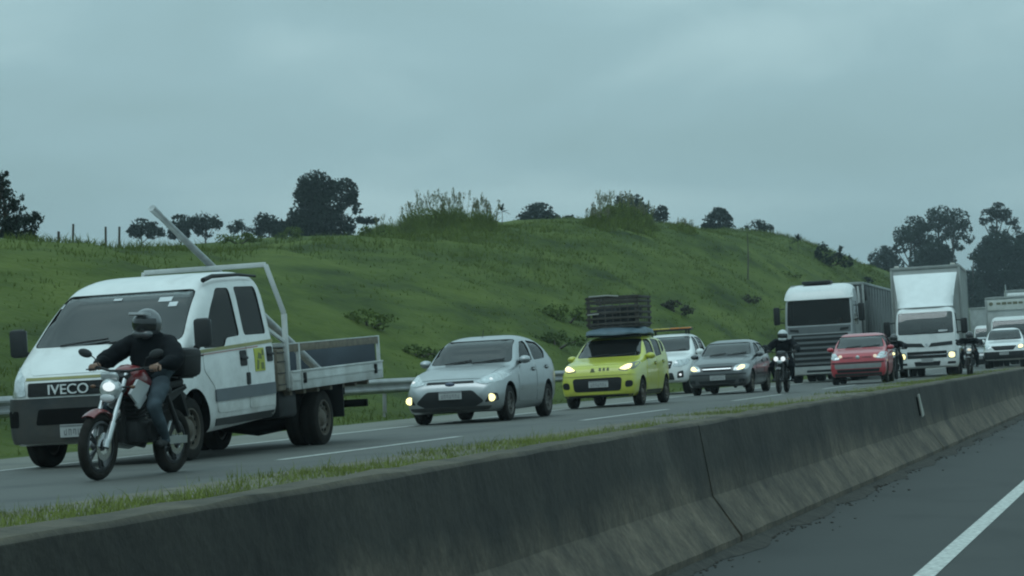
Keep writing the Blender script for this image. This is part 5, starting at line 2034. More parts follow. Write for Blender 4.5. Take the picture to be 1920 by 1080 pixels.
# rubble and silt in the gutter
rb = MB()
for k in range(1500):
    Y = 6 + 44 * R_.random() ** 1.6
    off = abs(R_.gauss(0, .06)) if R_.random() < .95 else R_.uniform(0, .4)
    s = R_.uniform(.004, .012) * (2.0 if R_.random() < .015 else 1)
    rb.ell((-2.79 + off, Y, s * .3), (s * R_.uniform(.8, 1.8), s * R_.uniform(1, 2.4), s * .7), 6, 4)
g = rb.build('gutter_debris', mat('debris', (.035, .032, .026), .95, var=.5, scale=30), None, 0, weld=False)
tag(g, kind='stuff')
vs, fs = [], []
for k in range(240):
    Y = 4 + k * .3
    w1 = .10 + .05 * math.sin(k * .7) + R_.uniform(-.03, .04)
    vs += [(-2.80, Y, .035), (-2.80 + w1 * .5, Y, .022), (-2.80 + w1, Y, .003)]
for k in range(239):
    for q in (0, 1):
        fs.append((k * 3 + q, k * 3 + q + 1, k * 3 + q + 4, k * 3 + q + 3))
tag(MB().add(vs, fs).build('silt', mat('silt', (.035, .033, .027), .95, var=.5, scale=12, bump=.5), None, 60, weld=False), kind='stuff')

# ------------------------------------------------------------------ hillside
RIDGE = curve((-60, 3.0), (40, 3.45), (60, 3.95), (80, 4.9), (96, 5.9), (114, 6.85), (143, 8.9), (160, 9.05), (193, 9.8), (225, 9.2), (260, 8.0), (320, 6.3), (400, 4.0), (600, 1.0), (900, 0))
_ph = [(R_.uniform(0, 6.28), R_.uniform(0, 6.28)) for _ in range(10)]


def bumps(L, Y):
    s = 0
    for k, (p, q) in enumerate(_ph):
        f = .10 * 1.45 ** k
        s += math.sin(f * L * 1.3 + p + .6 * math.sin(f * Y * .7 + q)) * math.sin(f * Y + q) / (1 + k * .75)
    return s


def hill(L, Y):
    z0 = gz(min(L, 15.35))
    if L <= 16.6:
        return z0 - .02 * (L - 15.35)
    t = min(1, (L - 16.6) / 15.5)
    H = RIDGE(Y) + .3
    s = math.sin(PI / 2 * t) ** 1.05
    z = z0 + (H - z0) * s
    if L > 32.1:
        z -= .035 * (L - 32.1)
    k = min(1, (L - 16.6) / 4)
    return z + bumps(L, Y) * .30 * k


def hill_material():
    m = bpy.data.materials.new('hill_turf')
    m.use_nodes = True
    t = m.node_tree
    b = t.nodes['Principled BSDF']
    g = t.nodes.new('ShaderNodeTexCoord')
    a = t.nodes.new('ShaderNodeMapping')
    a.inputs['Scale'].default_value = (1, .5, 1.6)
    t.links.new(g.outputs['Object'], a.inputs['Vector'])
    n = t.nodes.new('ShaderNodeTexNoise')
    n.inputs['Scale'].default_value, n.inputs['Detail'].default_value = .30, 10
    n.inputs['Roughness'].default_value = .62
    t.links.new(a.outputs[0], n.inputs['Vector'])
    r = t.nodes.new('ShaderNodeValToRGB')
    e = r.color_ramp.elements
    e[0].position, e[0].color = .32, (.024, .040, .011, 1)
    e[1].position, e[1].color = .68, (.104, .134, .030, 1)
    x = e.new(.5)
    x.color = (.064, .092, .018, 1)
    t.links.new(n.outputs['Fac'], r.inputs['Fac'])
    t.links.new(r.outputs['Color'], b.inputs['Base Color'])
    b.inputs['Roughness'].default_value = .95
    b.inputs['Specular IOR Level'].default_value = .15
    n2 = t.nodes.new('ShaderNodeTexNoise')
    n2.inputs['Scale'].default_value, n2.inputs['Detail'].default_value = 3.0, 8
    t.links.new(g.outputs['Object'], n2.inputs['Vector'])
    bp = t.nodes.new('ShaderNodeBump')
    bp.inputs['Strength'].default_value, bp.inputs['Distance'].default_value = .6, .25
    t.links.new(n2.outputs['Fac'], bp.inputs['Height'])
    t.links.new(bp.outputs['Normal'], b.inputs['Normal'])
    MATS['hill_turf'] = m
    return m


M_TURF = hill_material()
Ls = list(np.concatenate([np.arange(15.35, 20, .8), np.arange(20, 40, 1.0), np.arange(40, 120, 8), [120, 170, 260, 420]]))
Ys = list(np.concatenate([np.arange(-60, 20, 8), np.arange(20, 300, 1.5), np.arange(300, 900, 12)]))
vs = [(-L_, Y, hill(L_, Y)) for Y in Ys for L_ in Ls]
q = len(Ls)
fs = [(i * q + k, (i + 1) * q + k, (i + 1) * q + k + 1, i * q + k + 1) for i in range(len(Ys) - 1) for k in range(q - 1)]
h = MB().add(vs, fs).build('hill', M_TURF, None, 180, weld=False)
tag(h, kind='structure')


def np_mesh(name, V, F, m, smooth=False):
    """V: (n,3); F: (k,3) or (k,4)"""
    me = bpy.data.meshes.new(name)
    k = F.shape[1]
    me.vertices.add(len(V))
    me.vertices.foreach_set('co', V.astype(np.float32).ravel())
    me.loops.add(F.size)
    me.loops.foreach_set('vertex_index', F.astype(np.int32).ravel())
    me.polygons.add(len(F))
    me.polygons.foreach_set('loop_start', np.arange(0, F.size, k, dtype=np.int32))
    me.update(calc_edges=True)
    me.materials.append(m)
    if smooth:
        me.polygons.foreach_set('use_smooth', [True] * len(F))
    return me


def leaf_mat(name, col, var=.35, scale=1.5, trans=.25):
    m = bpy.data.materials.new(name)
    m.use_nodes = True
    t = m.node_tree
    b = t.nodes['Principled BSDF']
    o = t.nodes['Material Output']
    gm = t.nodes.new('ShaderNodeNewGeometry')
    g = t.nodes.new('ShaderNodeTexCoord')
    n = t.nodes.new('ShaderNodeTexNoise')
    n.inputs['Scale'].default_value, n.inputs['Detail'].default_value = scale, 5
    t.links.new(g.outputs['Object'], n.inputs['Vector'])
    ad = t.nodes.new('ShaderNodeMath')
    ad.operation = 'MULTIPLY_ADD'
    ad.inputs[1].default_value = .4
    t.links.new(gm.outputs['Random Per Island'], ad.inputs[0])
    t.links.new(n.outputs['Fac'], ad.inputs[2])
    r = t.nodes.new('ShaderNodeValToRGB')
    c = Vector(col)
    r.color_ramp.elements[0].position, r.color_ramp.elements[1].position = .45, .95
    r.color_ramp.elements[0].color = (*(c * (1 - var)), 1)
    r.color_ramp.elements[1].color = (*(c * (1 + var)), 1)
    t.links.new(ad.outputs[0], r.inputs['Fac'])
    t.links.new(r.outputs['Color'], b.inputs['Base Color'])
    b.inputs['Roughness'].default_value = .8
    b.inputs['Specular IOR Level'].default_value = .2
    tl = t.nodes.new('ShaderNodeBsdfTranslucent')
    t.links.new(r.outputs['Color'], tl.inputs['Color'])
    mx = t.nodes.new('ShaderNodeMixShader')
    mx.inputs['Fac'].default_value = trans
    t.links.new(b.outputs[0], mx.inputs[1])
    t.links.new(tl.outputs[0], mx.inputs[2])
    t.links.new(mx.outputs[0], o.inputs['Surface'])
    MATS[name] = m
    return m


def tufts(name, pts, hgt, nb, wid_, spread, m, seed=1, seg=3, lean=.5, parent=None):
    """grass blades: pts (n,3) roots, hgt (n) heights, nb blades each; every blade a bent tapering strip"""
    r = np.random.default_rng(seed)
    n = len(pts) * nb
    P = np.repeat(pts, nb, 0) + np.c_[r.normal(0, spread, (n, 2)), np.zeros(n)]
    Hh = np.repeat(hgt, nb) * r.uniform(.55, 1.1, n)
    az = r.uniform(0, 2 * PI, n)
    ln = r.uniform(.1, 1, n) * lean
    fa = r.uniform(0, 2 * PI, n)
    W_ = np.repeat(wid_, nb) if hasattr(wid_, '__len__') else np.full(n, wid_)
    V = np.zeros((n, (seg + 1) * 2, 3))
    for s in range(seg + 1):
        t = s / seg
        c = P + np.c_[np.cos(az) * ln * Hh * t ** 1.8, np.sin(az) * ln * Hh * t ** 1.8, Hh * t * (1 - .3 * ln * t)]
        w_ = W_ * (1 - t * .9) * .5
        d = np.c_[np.cos(fa), np.sin(fa), np.zeros(n)] * w_[:, None]
        V[:, s * 2], V[:, s * 2 + 1] = c - d, c + d
    F = np.array([[s * 2, s * 2 + 1, s * 2 + 3, s * 2 + 2] for s in range(seg)])
    k = (seg + 1) * 2
    F = (F[None] + (np.arange(n) * k)[:, None, None]).reshape(-1, 4)
    o = bpy.data.objects.new(name, np_mesh(name, V.reshape(-1, 3), F, m))
    COL.objects.link(o)
    o.parent = parent
    return o


# grass over the slope, shorter and denser near the road
r = np.random.default_rng(11)
GL = leaf_mat('grass_blades', (.100, .132, .030), .22, .16, .3)
pts, hg, wd = [], [], []
while len(pts) < 20000:
    Y = 25 + 255 * r.random() ** 1.25
    L_ = 15.5 + 19 * r.random()
    patchy = bumps(L_ * 2.1 + 7, Y * .8)
    if r.random() > .55 + .4 * patchy:
        continue
    pts.append((-L_, Y, hill(L_, Y) - .03))
    k = max(.5, min(1.7, 1 + .6 * bumps(L_ * .9 + 3, Y * .6)))
    hg.append((.10 + .12 * r.random()) * k * (1.5 if L_ > 29 else 1))
    wd.append(.02 + .00026 * Y)
o = tufts('grass', np.array(pts), np.array(hg), 4, np.array(wd), .24, GL, 4, 3, 1.3)
tag(o, kind='stuff')
# the grassy strip behind the concrete barrier
GM = leaf_mat('median_blades', (.165, .195, .048), .45, .8, .3)
pts, hg = [], []
while len(pts) < 11000:
    Y = 4 + 90 * r.random() ** 1.5
    L_ = 4.6 + 3.4 * r.random()
    thick = (.46 if Y < 26 else .16) + .6 * math.sin(Y * .8 + 1.9 * math.sin(Y * .33) + L_ * .7) * (1 if Y > 34 else .5)
    if r.random() > thick - max(0, (L_ - 7.0)) * .75:
        continue
    pts.append((-L_, Y, gz(L_) - .01))
    hg.append((.05 + .09 * r.random() ** 2) * (1.9 if r.random() < .07 else 1) * (1 if L_ < 6.6 else .7))
o = tufts('verge_grass', np.array(pts), np.array(hg), 6, .009, .06, GM, 5, 3, .9)
tag(o, kind='stuff')

# ------------------------------------------------------------------ guardrail
M_RAIL = mat('rail_galvanised', (.30, .31, .31), .5, metal=.55, var=.2, scale=2, dirt=.2)
gr = thing('guardrail', 'long grey steel guardrail with posts at the foot of the grassy hill', 'guardrail')
GLs = 16.2
zr = hill(GLs, 40)
prof = [(0, .83), (.03, .82), (.08, .77), (.08, .74), (.02, .69), (.02, .665), (.08, .61), (.08, .58), (.03, .53), (0, .52)]
mb = MB()
vs, fs = [], []
q = len(prof)
for Y in (18, 330):
    for th in (0, .006):
        for a, z in prof:
            vs.append((-GLs + a - th, Y, zr + z))
for th in (0, 1):
    for k in range(q - 1):
        fs.append((th * q + k, th * q + k + 1, 2 * q + th * q + k + 1, 2 * q + th * q + k))
mb.add(vs, fs).build('rail', M_RAIL, gr, 30, weld=False)
for k in range(78):
    Y = 20 + k * 4
    mb = MB()
    mb.box((-GLs - .09, Y, zr + .38), (.06, .10, .86), 0)
    mb.box((-GLs - .035, Y, zr + .67), (.07, .09, .24), 0)
    mb.build('post', M_RAIL, gr, 0)
# ------------------------------------------------------------------ trees and bushes
def crown(name, blobs, leaf, dens, m, parent, seed, droop=.2, clump=.30):
    """leaf-sized faces gathered in clumps through each blob's volume; blobs: (centre, radii)"""
    r = np.random.default_rng(seed)
    C, S = [], []
    for c, R in blobs:
        R = np.array(R)
        nc = max(6, int(26 * (R[0] * R[2] / 6) ** .6))
        u = r.normal(size=(nc, 3))
        u /= np.linalg.norm(u, axis=1)[:, None]
        cc = np.array(c) + u * R * (r.uniform(.25, 1, (nc, 1)) ** .5)
        n = int(dens * R[0] * R[2] * 3.2 / (leaf * leaf))
        k = r.integers(0, nc, n)
        g = r.normal(size=(n, 3)) * R * clump
        p = cc[k] + g
        d = (p - np.array(c)) / R
        ln = np.linalg.norm(d, axis=1)
        over = ln > 1.12
        p[over] = np.array(c) + d[over] / ln[over, None] * R * r.uniform(.9, 1.12, (over.sum(), 1))
        C.append(p)
        S.append(leaf * r.uniform(.6, 1.4, n))
    P, S = np.concatenate(C), np.concatenate(S)
    n = len(P)
    a = r.normal(size=(n, 3))
    a[:, 2] -= droop
    a /= np.linalg.norm(a, axis=1)[:, None]
    b = np.cross(a, r.normal(size=(n, 3)))
    b /= np.linalg.norm(b, axis=1)[:, None]
    a, b = a * S[:, None] * .75, b * S[:, None] * .38
    V = np.stack([P - a, P + b, P + a, P - b], 1).reshape(-1, 3)
    F = np.arange(n * 4).reshape(-1, 4)
    o = bpy.data.objects.new(name, np_mesh(name, V, F, m))
    COL.objects.link(o)
    o.parent = parent
    return o


M_BARK = mat('bark', (.075, .065, .055), .9, var=.3, scale=3, bump=.4, bscale=8)
M_EUC = leaf_mat('eucalyptus_leaves', (.026, .042, .032), .35, .5, .15)
M_EUC2 = leaf_mat('dark_leaves', (.020, .034, .026), .35, .5, .15)
M_BUSH = leaf_mat('bush_leaves', (.095, .135, .036), .3, .8, .25)
M_FOOT = leaf_mat('dark_shrub_leaves', (.066, .098, .028), .3, .8, .2)
M_PURP = leaf_mat('dull_shrub_leaves', (.055, .056, .044), .35, .8, .2)


def hz(x, y):
    L_ = -x
    return hill(L_, y) if L_ > 15.35 else gz(L_)


def tree(label, D, trunks, blobs, leaf=.42, dens=.9, m=None, seed=0, cat='tree', name='tree', group='trees beyond the hill', depth=.9, clump=.30, bark=None, droop=.2):
    """trunks: pixel columns; blobs: (px, py, rx, ry) of the crown in the photograph, turned into metres at distance D"""
    k = D / CAM_F
    rr = random.Random(seed)
    B = []
    base = at(trunks[0], 640, D)
    base.z = hz(base.x, base.y) - .2
    for (x, y, rx, ry) in blobs:
        c = at(x, y, D + rr.uniform(-.6, .6) * rx * k * depth)
        B.append((tuple(c - base), (rx * k * 1.1, max(rx * k * depth, .4), ry * k * 1.1)))
    t = thing(name, label, cat, group, Matrix.Translation(base))
    crown('crown', B, leaf * .42, dens * (7.2 if m is M_EUC else 8.5), m or M_EUC, t, seed + 1, droop, clump)
    tm = MB()
    for x in trunks:
        foot = at(x, 640, D)
        foot.z = hz(foot.x, foot.y) - .2
        foot = foot - base
        near = sorted(B, key=lambda b: abs(b[0][0] - foot.x))
        top = Vector(max(near[:max(1, len(near) // len(trunks))], key=lambda b: b[0][2])[0])
        H = (top - foot).length
        r0 = max(.10, H * .018)
        pts = [foot + (top - foot) * s + Vector((rr.uniform(-.1, .1) * H * .06, rr.uniform(-.1, .1) * H * .06, 0)) * (0 < s < 1) for s in (0, .25, .5, .75, 1)]
        tm.tube(pts, [r0 * 1.3, r0, r0 * .8, r0 * .55, r0 * .2], 8)
        for c, R in near[:max(1, (len(near) + 1) // len(trunks))]:
            c = Vector(c)
            s0 = foot + (top - foot) * min(.85, max(.3, (c.z - foot.z) / max(H, .1) - .22))
            tm.tube([s0, s0.lerp(c, .5) + Vector((0, 0, -.05 * H * .3)), c], [r0 * .5, r0 * .35, r0 * .12], 6)
    tm.build('trunk', bark or M_BARK, t, 60)
    return t


tree('big dark bushy tree standing tallest behind the left part of the hill', 205, [590, 640],
     [(590, 362, 34, 36), (572, 368, 22, 16), (640, 362, 28, 24), (615, 380, 30, 22), (588, 405, 42, 34), (630, 425, 32, 24), (572, 428, 34, 26), (660, 372, 12, 12), (670, 391, 9, 9), (688, 412, 20, 9), (610, 440, 50, 18)], .5, 1.2, M_EUC2, 1, depth=.8)
tree('low rounded tree behind the tip of the steel pole', 225, [268], [(265, 428, 22, 16), (290, 432, 18, 14), (253, 436, 14, 12)], .5, 1.1, M_EUC2, 2)
tree('rounded tree just right of the steel pole', 225, [340], [(340, 424, 22, 18), (325, 432, 16, 14), (356, 430, 14, 14)], .5, 1.0, M_EUC2, 3)
tree('domed tree with a gappy lower crown, right of the pole', 225, [385], [(386, 412, 24, 15), (370, 420, 16, 12), (402, 422, 14, 10), (384, 434, 18, 10)], .5, .8, M_EUC2, 4)
tree('small pale sparse tree between two domed trees', 230, [446], [(440, 424, 14, 10), (455, 420, 12, 9), (432, 432, 12, 8), (464, 432, 10, 8)], .45, .6, M_EUC, 5)
tree('domed dark tree left of the big bushy tree', 220, [505], [(505, 414, 26, 17), (490, 426, 20, 14), (524, 426, 20, 14), (506, 434, 28, 12)], .5, 1.0, M_EUC2, 6)
tree('dark flat-domed tree on the skyline between the two tall grass clumps', 235, [1008], [(1008, 400, 26, 17), (988, 412, 22, 14), (1030, 414, 22, 14), (1008, 418, 40, 12)], .5, 1.2, M_EUC2, 7)
tree('small dark tree at the right foot of the flat-domed tree', 235, [1068], [(1066, 414, 14, 9), (1058, 420, 14, 8), (1076, 421, 9, 8)], .5, 1.0, M_EUC2, 8)
tree('dark dome showing through the right clump of tall grass', 215, [1178], [(1178, 384, 26, 20), (1160, 400, 24, 18), (1200, 402, 22, 18)], .5, 1.0, M_EUC2, 9)
tree('small dark tree beside the right clump of tall grass', 225, [1238], [(1236, 398, 14, 11), (1246, 408, 10, 10), (1226, 408, 12, 9)], .45, .9, M_EUC2, 10)
tree('lone pointed dark tree on the skyline above the dark grey sedan', 245, [1346], [(1346, 402, 16, 12), (1342, 416, 22, 14), (1360, 415, 13, 12), (1330, 426, 14, 9), (1350, 428, 24, 10)], .45, 1.0, M_EUC2, 11)
tree('lone domed tree with sky showing through, right of the pointed one', 250, [1422], [(1418, 424, 20, 11), (1436, 432, 14, 11), (1404, 434, 14, 10), (1422, 444, 20, 9), (1446, 444, 8, 8)], .42, .7, M_EUC2, 12)
tree('leafy tree with drooping sprays at the left edge of the picture', 74, [-12, 20],
     [(-8, 365, 22, 36), (4, 338, 10, 18), (18, 378, 20, 20), (42, 400, 18, 12), (8, 415, 26, 24), (62, 412, 16, 13), (34, 428, 24, 18), (50, 440, 18, 10), (-5, 450, 24, 14), (28, 370, 14, 8), (15, 448, 30, 12), (52, 425, 18, 16)], .20, .6, M_EUC2, 13, depth=.9, clump=.24, droop=.8)
# tall eucalyptus at the right
D = 320
tree('bushy dark tree at the left end of the eucalyptus row', D, [1655], [(1655, 492, 24, 26), (1640, 515, 22, 22), (1672, 510, 22, 30), (1658, 478, 10, 14), (1655, 545, 36, 24), (1690, 540, 26, 24)], .6, 1.1, M_EUC2, 14)
tree('tall eucalyptus with a domed crown, just left of the tallest pair', D, [1700, 1722], [(1712, 424, 22, 17), (1700, 440, 22, 18), (1728, 440, 22, 18), (1690, 458, 14, 14), (1716, 458, 14, 10), (1742, 462, 18, 20), (1680, 468, 8, 8)], .6, .85, M_EUC, 15)
tree('tall eucalyptus with a twin-domed crown and bare trunks, above the box truck', D, [1758, 1782], [(1760, 406, 22, 18), (1790, 412, 24, 18), (1752, 424, 14, 14), (1808, 430, 12, 16), (1780, 428, 20, 12), (1816, 448, 10, 8), (1770, 444, 14, 6), (1794, 446, 10, 7), (1800, 462, 10, 8)], .6, .85, M_EUC, 16)
tree('dense round tree under the eucalyptus crowns', D - 10, [1755], [(1752, 478, 26, 24), (1730, 488, 24, 20), (1772, 490, 18, 22), (1750, 505, 40, 22)], .6, 1.1, M_EUC2, 17)
tree('tall eucalyptus with a small high crown near the right edge', D, [1872], [(1868, 392, 16, 12), (1855, 402, 14, 10), (1882, 402, 15, 12), (1842, 414, 9, 8), (1898, 416, 11, 9), (1870, 412, 14, 8), (1906, 430, 7, 6), (1866, 432, 10, 10), (1882, 436, 8, 12)], .6, .85, M_EUC, 18)
tree('broad dense tree filling the skyline right of the box truck', D - 15, [1868, 1888], [(1872, 462, 28, 24), (1852, 480, 24, 26), (1892, 478, 22, 28), (1870, 505, 44, 34), (1848, 530, 30, 34), (1890, 545, 36, 36), (1850, 570, 40, 26)], .6, 1.15, M_EUC2, 19)
tree('dark tree cut by the right edge of the picture', D - 5, [1922], [(1915, 452, 14, 18), (1926, 470, 22, 24), (1908, 474, 12, 14), (1925, 510, 26, 40)], .6, 1.0, M_EUC2, 20)
tree('low dark tree beside the base of the box truck roof', D - 20, [1825], [(1825, 480, 10, 6), (1815, 520, 14, 12), (1822, 555, 26, 30), (1800, 540, 22, 24)], .55, 1.0, M_EUC2, 21)


def hill_hit(px, py):
    d = ray(px, py)
    t = 20.0
    while t < 600:
        p = Vector((0, 0, CAM_H)) + d * t
        if -p.x > 15.6 and p.z < hill(-p.x, p.y):
            return p
        t += .5
    return None


# shrubs on the slope and along the crest
def shrub(label, px, py, blobs, leaf, dens, m, seed, name='shrub', group='shrubs on the hill', spike=0):
    p = hill_hit(px, py)
    if p is None:
        p = at(px, py, 110)
    p.z = hz(p.x, p.y) - .05
    D = (p - Vector((0, 0, CAM_H))).dot(_fwd)
    k = D / CAM_F
    t = thing(name, label, 'shrub', group, Matrix.Translation(p))
    B = [((dx * k * math.cos(CAM_YAW) + random.Random(seed + i).uniform(-.3, .3), dx * k * math.sin(CAM_YAW) + random.Random(seed + 9 + i).uniform(-.3, .3), dz * k), (rx * k, max(.3, rx * k * .8), rz * k)) for i, (dx, dz, rx, rz) in enumerate(blobs)]
    crown('foliage', B, leaf * .42, dens * 7.0, m, t, seed, -.3, .34)
    mb = MB()
    for i, (c, R) in enumerate(B):
        mb.tube([(c[0] * .15, c[1] * .15, -.1), (c[0] * .6, c[1] * .6, c[2] * .5), c], [.05, .035, .012], 6)
    mb.build('stem', M_BARK, t, 60)
    return t


shrub('dull purplish shrub low on the slope, above the white pickup', 1272, 590, [(0, 12, 20, 14), (-14, 10, 14, 10), (14, 8, 14, 9)], .22, .8, M_PURP, 31)
shrub('dull shrub higher on the slope, left of the lorry', 1400, 565, [(0, 6, 18, 9), (16, 4, 12, 7)], .2, .5, M_PURP, 32)
shrub('broad dark shrub on the lower slope right of the flatbed', 690, 612, [(-40, 10, 28, 16), (0, 14, 30, 18), (34, 8, 26, 14), (-70, 14, 20, 12)], .16, .5, M_BUSH, 33)
shrub('dark bushy shrub on the slope left of the roof load', 1060, 605, [(-40, 12, 26, 16), (-8, 16, 26, 20), (24, 20, 22, 16), (-70, 6, 20, 12)], .18, .55, M_BUSH, 35)
shrub('dark shrub at the foot of the slope, just right of the flatbed bed', 775, 668, [(-30, 8, 26, 12), (10, 10, 28, 14), (45, 6, 22, 10)], .16, .6, M_FOOT, 43)
shrub('dark shrub at the foot of the slope behind the silver sedan', 1040, 650, [(-34, 10, 28, 14), (4, 14, 26, 18), (30, 10, 18, 12)], .18, .6, M_FOOT, 44)
shrub('round leafy shrub on the crest right of the big tree', 694, 436, [(0, 12, 16, 14), (20, 6, 14, 10), (-14, 4, 12, 8)], .22, .8, M_BUSH, 36)
shrub('small dark shrub on the crest below the big tree', 545, 448, [(0, 10, 18, 14), (-20, 4, 12, 8)], .22, .8, M_BUSH, 37)
shrub('leafy shrub on the crest between the pole and the big tree', 450, 452, [(0, 6, 26, 10), (30, 6, 20, 8), (-30, 5, 20, 8)], .2, .6, M_BUSH, 38)
shrub('dark shrub high on the right slope above the lorry', 1480, 520, [(0, 4, 18, 6), (18, 0, 12, 5)], .28, .4, M_BUSH, 40)
shrub('bush of stiff upright shoots on the right shoulder of the hill', 1548, 498, [(0, 16, 18, 20), (-14, 24, 7, 14), (4, 34, 6, 10), (24, 12, 16, 12), (42, 4, 14, 8), (24, 26, 5, 10), (50, 10, 6, 10)], .35, .55, M_EUC2, 41)
shrub('low bush below the bush of stiff shoots', 1625, 530, [(0, 4, 14, 8), (-18, 10, 10, 8)], .35, .6, M_EUC2, 42)


# broad-leaved young plants: a stem with strap leaves
def strap_plant(label, px, py, h_px, n, seed, name='young_tree'):
    p = hill_hit(px, py) or at(px, py, 150)
    p.z = hz(p.x, p.y)
    k = (p - Vector((0, 0, CAM_H))).dot(_fwd) / CAM_F
    H = h_px * k
    rr = random.Random(seed)
    t = thing(name, label, 'plant', None, Matrix.Translation(p))
    mb = MB()
    mb.tube([(0, 0, -.2), (.03 * H, 0, H * .35), (0, .02 * H, H * .62)], [.05 * H * .3, .04 * H * .3, .03 * H * .3], 6)
    mb.build('trunk', M_BARK, t, 60)
    mb = MB()
    for i in range(n):
        a = rr.uniform(0, 2 * PI)
        e = rr.uniform(-.3, 1.3)
        ln = H * rr.uniform(.30, .45)
        o = Vector((0, 0, H * rr.uniform(.48, .64)))
        d = Vector((math.cos(a) * math.cos(e), math.sin(a) * math.cos(e), math.sin(e)))
        s = d.cross(Vector((0, 0, 1))).normalized() * ln * .15
        pts = [o + d * ln * q - Vector((0, 0, .25 * ln * q * q)) for q in (0, .35, .7, 1)]
        ws = (.3, 1, .8, .05)
        vs = []
        for q, w_ in zip(pts, ws):
            vs += [q - s * w_, q + s * w_]
        mb.add(vs, [(0, 1, 3, 2), (2, 3, 5, 4), (4, 5, 7, 6)])
    mb.build('crown', M_EUC2, t, 180, weld=False)
    return t


strap_plant('small tree with a spray of strap leaves on the right crest', 1496, 472, 38, 26, 51)
strap_plant('thin sapling with a few dark leaves, right of the left grass clump', 941, 424, 48, 12, 52)
strap_plant('short leafy sapling under the strap-leaved tree', 1482, 478, 18, 14, 53)
p = hill_hit(1402, 525)
mb = MB()
mb.tube([(0, 0, -.2), (.05, 0, 1.2), (.02, .05, 2.6)], [.05, .04, .02], 6)
o = mb.build('bare_sapling', M_BARK, None, 60)
o.location = p
tag(o, 'thin bare sapling standing on the open slope, left of the lorry', 'sapling')

# clumps of tall seeding grass on the crest
M_TALL = leaf_mat('tall_grass', (.150, .195, .050), .3, .6, .3)
M_PLUME = leaf_mat('seed_plumes', (.19, .19, .12), .3, 1.0, .35)


def grass_clump(label, px, py, w_px, h_px, seed, nst=26):
    p = hill_hit(px, py)
    if p is None:
        p = at(px, py + 8, 118)
    p.z = hz(p.x, p.y)
    k = (p - Vector((0, 0, CAM_H))).dot(_fwd) / CAM_F
    Wm, Hm = w_px * k / 2, h_px * k
    r = np.random.default_rng(seed)
    t = thing('tall_grass_clump', label, 'tall grass', 'tall grass clumps on the crest', Matrix.Translation(p))
    n = int(110 * max(1, Wm))
    a = r.uniform(0, 2 * PI, n)
    q = np.sqrt(r.random(n)) * Wm * 1.25
    pts = np.c_[np.cos(a) * q, np.sin(a) * q, np.array([hz(p.x + math.cos(a_) * q_, p.y + math.sin(a_) * q_) - p.z - .05 for a_, q_ in zip(a, q)])]
    hh = Hm * .82 * np.maximum(.12, 1 - .62 * (q / Wm) ** 1.6) * r.uniform(.8, 1.1, n)
    tufts('leaves', pts, hh, 26, .045, .14, M_TALL, seed, 4, .75, t)
    crown('foliage', [((0, 0, Hm * .25), (Wm * .8, Wm * .8, Hm * .42)), ((Wm * .35, 0, Hm * .2), (Wm * .6, Wm * .6, Hm * .36)), ((-Wm * .4, 0, Hm * .2), (Wm * .55, Wm * .55, Hm * .34))], .09, 2.2, M_TALL, t, seed + 3, -1.2, .34)
    a = r.uniform(0, 2 * PI, nst)
    q = np.sqrt(r.random(nst)) * Wm * .9
    mb = MB()
    for i in range(nst):
        o = Vector((math.cos(a[i]) * q[i], math.sin(a[i]) * q[i], 0))
        H_ = Hm * r.uniform(.80, 1.22) * (1 - .35 * (q[i] / Wm) ** 2)
        l = Vector((r.normal() * .16, r.normal() * .16, 1)).normalized()
        mb.tube([o, o + l * H_ * .6, o + l * H_ + Vector((r.normal() * .1, r.normal() * .1, 0))], [.014, .011, .006], 4)
    tag(mb.build('stalks', M_TALL, t, 60, weld=False), kind='stuff')
    V, F = [], []
    P = []
    for i in range(nst):
        H_ = mb.v[i * 12 + 8]
        tip = Vector(H_)
        for s in range(16):
            P.append(tuple(tip + Vector((r.normal() * .045, r.normal() * .045, r.uniform(-.34, .12)))))
    P = np.array(P)
    n = len(P)
    aa = r.normal(size=(n, 3)) * .02 + np.array([0, 0, .07])
    bb = np.cross(aa, r.normal(size=(n, 3)))
    bb = bb / np.linalg.norm(bb, axis=1)[:, None] * .022
    V = np.stack([P - aa, P + bb, P + aa, P - bb], 1).reshape(-1, 3)
    o = bpy.data.objects.new('plumes', np_mesh('plumes', V, np.arange(n * 4).reshape(-1, 4), M_PLUME))
    COL.objects.link(o)
    o.parent = t
    tag(o, kind='stuff')
    return t


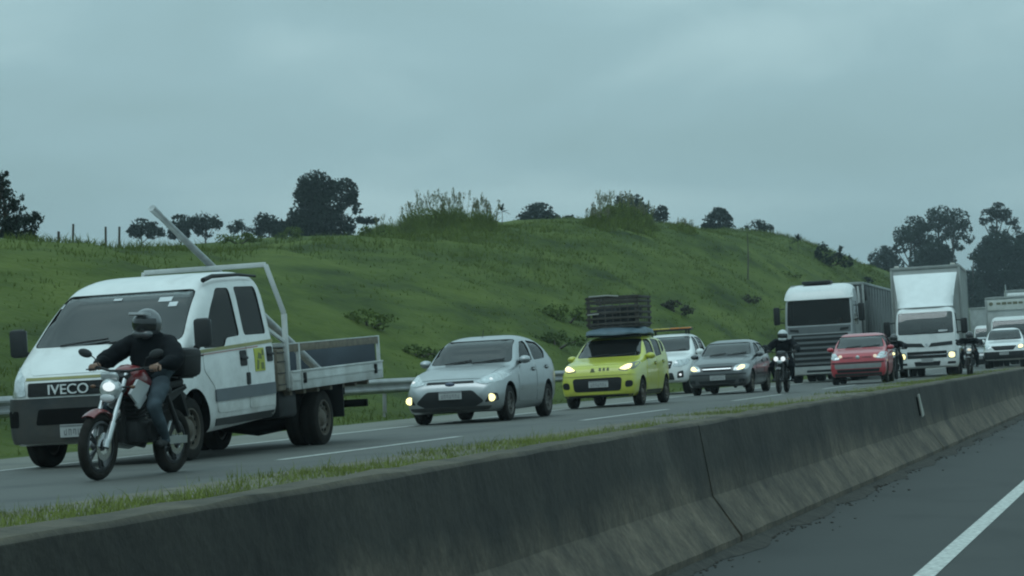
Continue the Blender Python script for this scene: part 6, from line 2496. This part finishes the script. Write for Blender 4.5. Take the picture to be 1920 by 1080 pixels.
grass_clump('low tall-grass clump at the far left of the crest group, beside a round shrub', 720, 438, 50, 32, 61, 8)
grass_clump('tall seeding grass clump on the crest, left half of the biggest group', 790, 434, 100, 62, 62, 34)
grass_clump('tall seeding grass clump at the middle of the biggest group on the crest', 845, 432, 80, 70, 63, 40)
grass_clump('tall seeding grass clump at the right end of the biggest group', 902, 430, 64, 58, 64, 24)
grass_clump('bright rounded tall-grass clump on the right part of the crest', 1160, 426, 100, 62, 65, 44)
grass_clump('narrow tall-grass clump left of the bright rounded one', 1120, 427, 50, 40, 66, 20)
grass_clump('narrow tall-grass clump right of the bright rounded one', 1205, 426, 40, 44, 67, 24)
grass_clump('low grass tussock on the crest above the dark sedan', 1280, 432, 40, 22, 68, 10)

# old fence posts on the skyline at the left
M_POST = mat('old_post', (.07, .06, .05), .9, var=.3)
for lab, px, py0, h_px, lean in (('short thick fence post on the skyline, nearest the leafy tree', 109, 434, 18, .02), ('tallest fence post on the skyline', 136, 420, 30, .03), ('grey fence post on the skyline, one of the right pair', 198, 425, 26, .0), ('dark thin fence post nearest the trees, right of the pair', 223, 425, 26, .02)):
    q = at(px, py0, 88)
    zb = hz(q.x, q.y)
    mb = MB()
    Hh = q.z - zb
    r_ = .055 if h_px < 20 else .045
    mb.tube([(0, 0, -.2), (lean * .3, 0, Hh * .5), (lean, 0, Hh)], [r_ * 1.1, r_, r_ * .95], 8)
    o = mb.build('fence_post', M_POST, None, 40)
    o.location = (q.x, q.y, zb)
    tag(o, lab, 'post', 'fence posts on the skyline')
# ------------------------------------------------------------------ the damp air
hb = MB()
hb.box((0, 700, 28), (2000, 2400, 61.5))
m = bpy.data.materials.new('haze_air')
m.use_nodes = True
t = m.node_tree
t.nodes.clear()
o_ = t.nodes.new('ShaderNodeOutputMaterial')
v_ = t.nodes.new('ShaderNodeVolumePrincipled')
v_.inputs['Color'].default_value = (.80, .93, 1.0, 1)
v_.inputs['Density'].default_value = .00037
v_.inputs['Anisotropy'].default_value = .2
t.links.new(v_.outputs[0], o_.inputs['Volume'])
hz_o = hb.build('haze', m, None, 0)
tag(hz_o, kind='stuff')
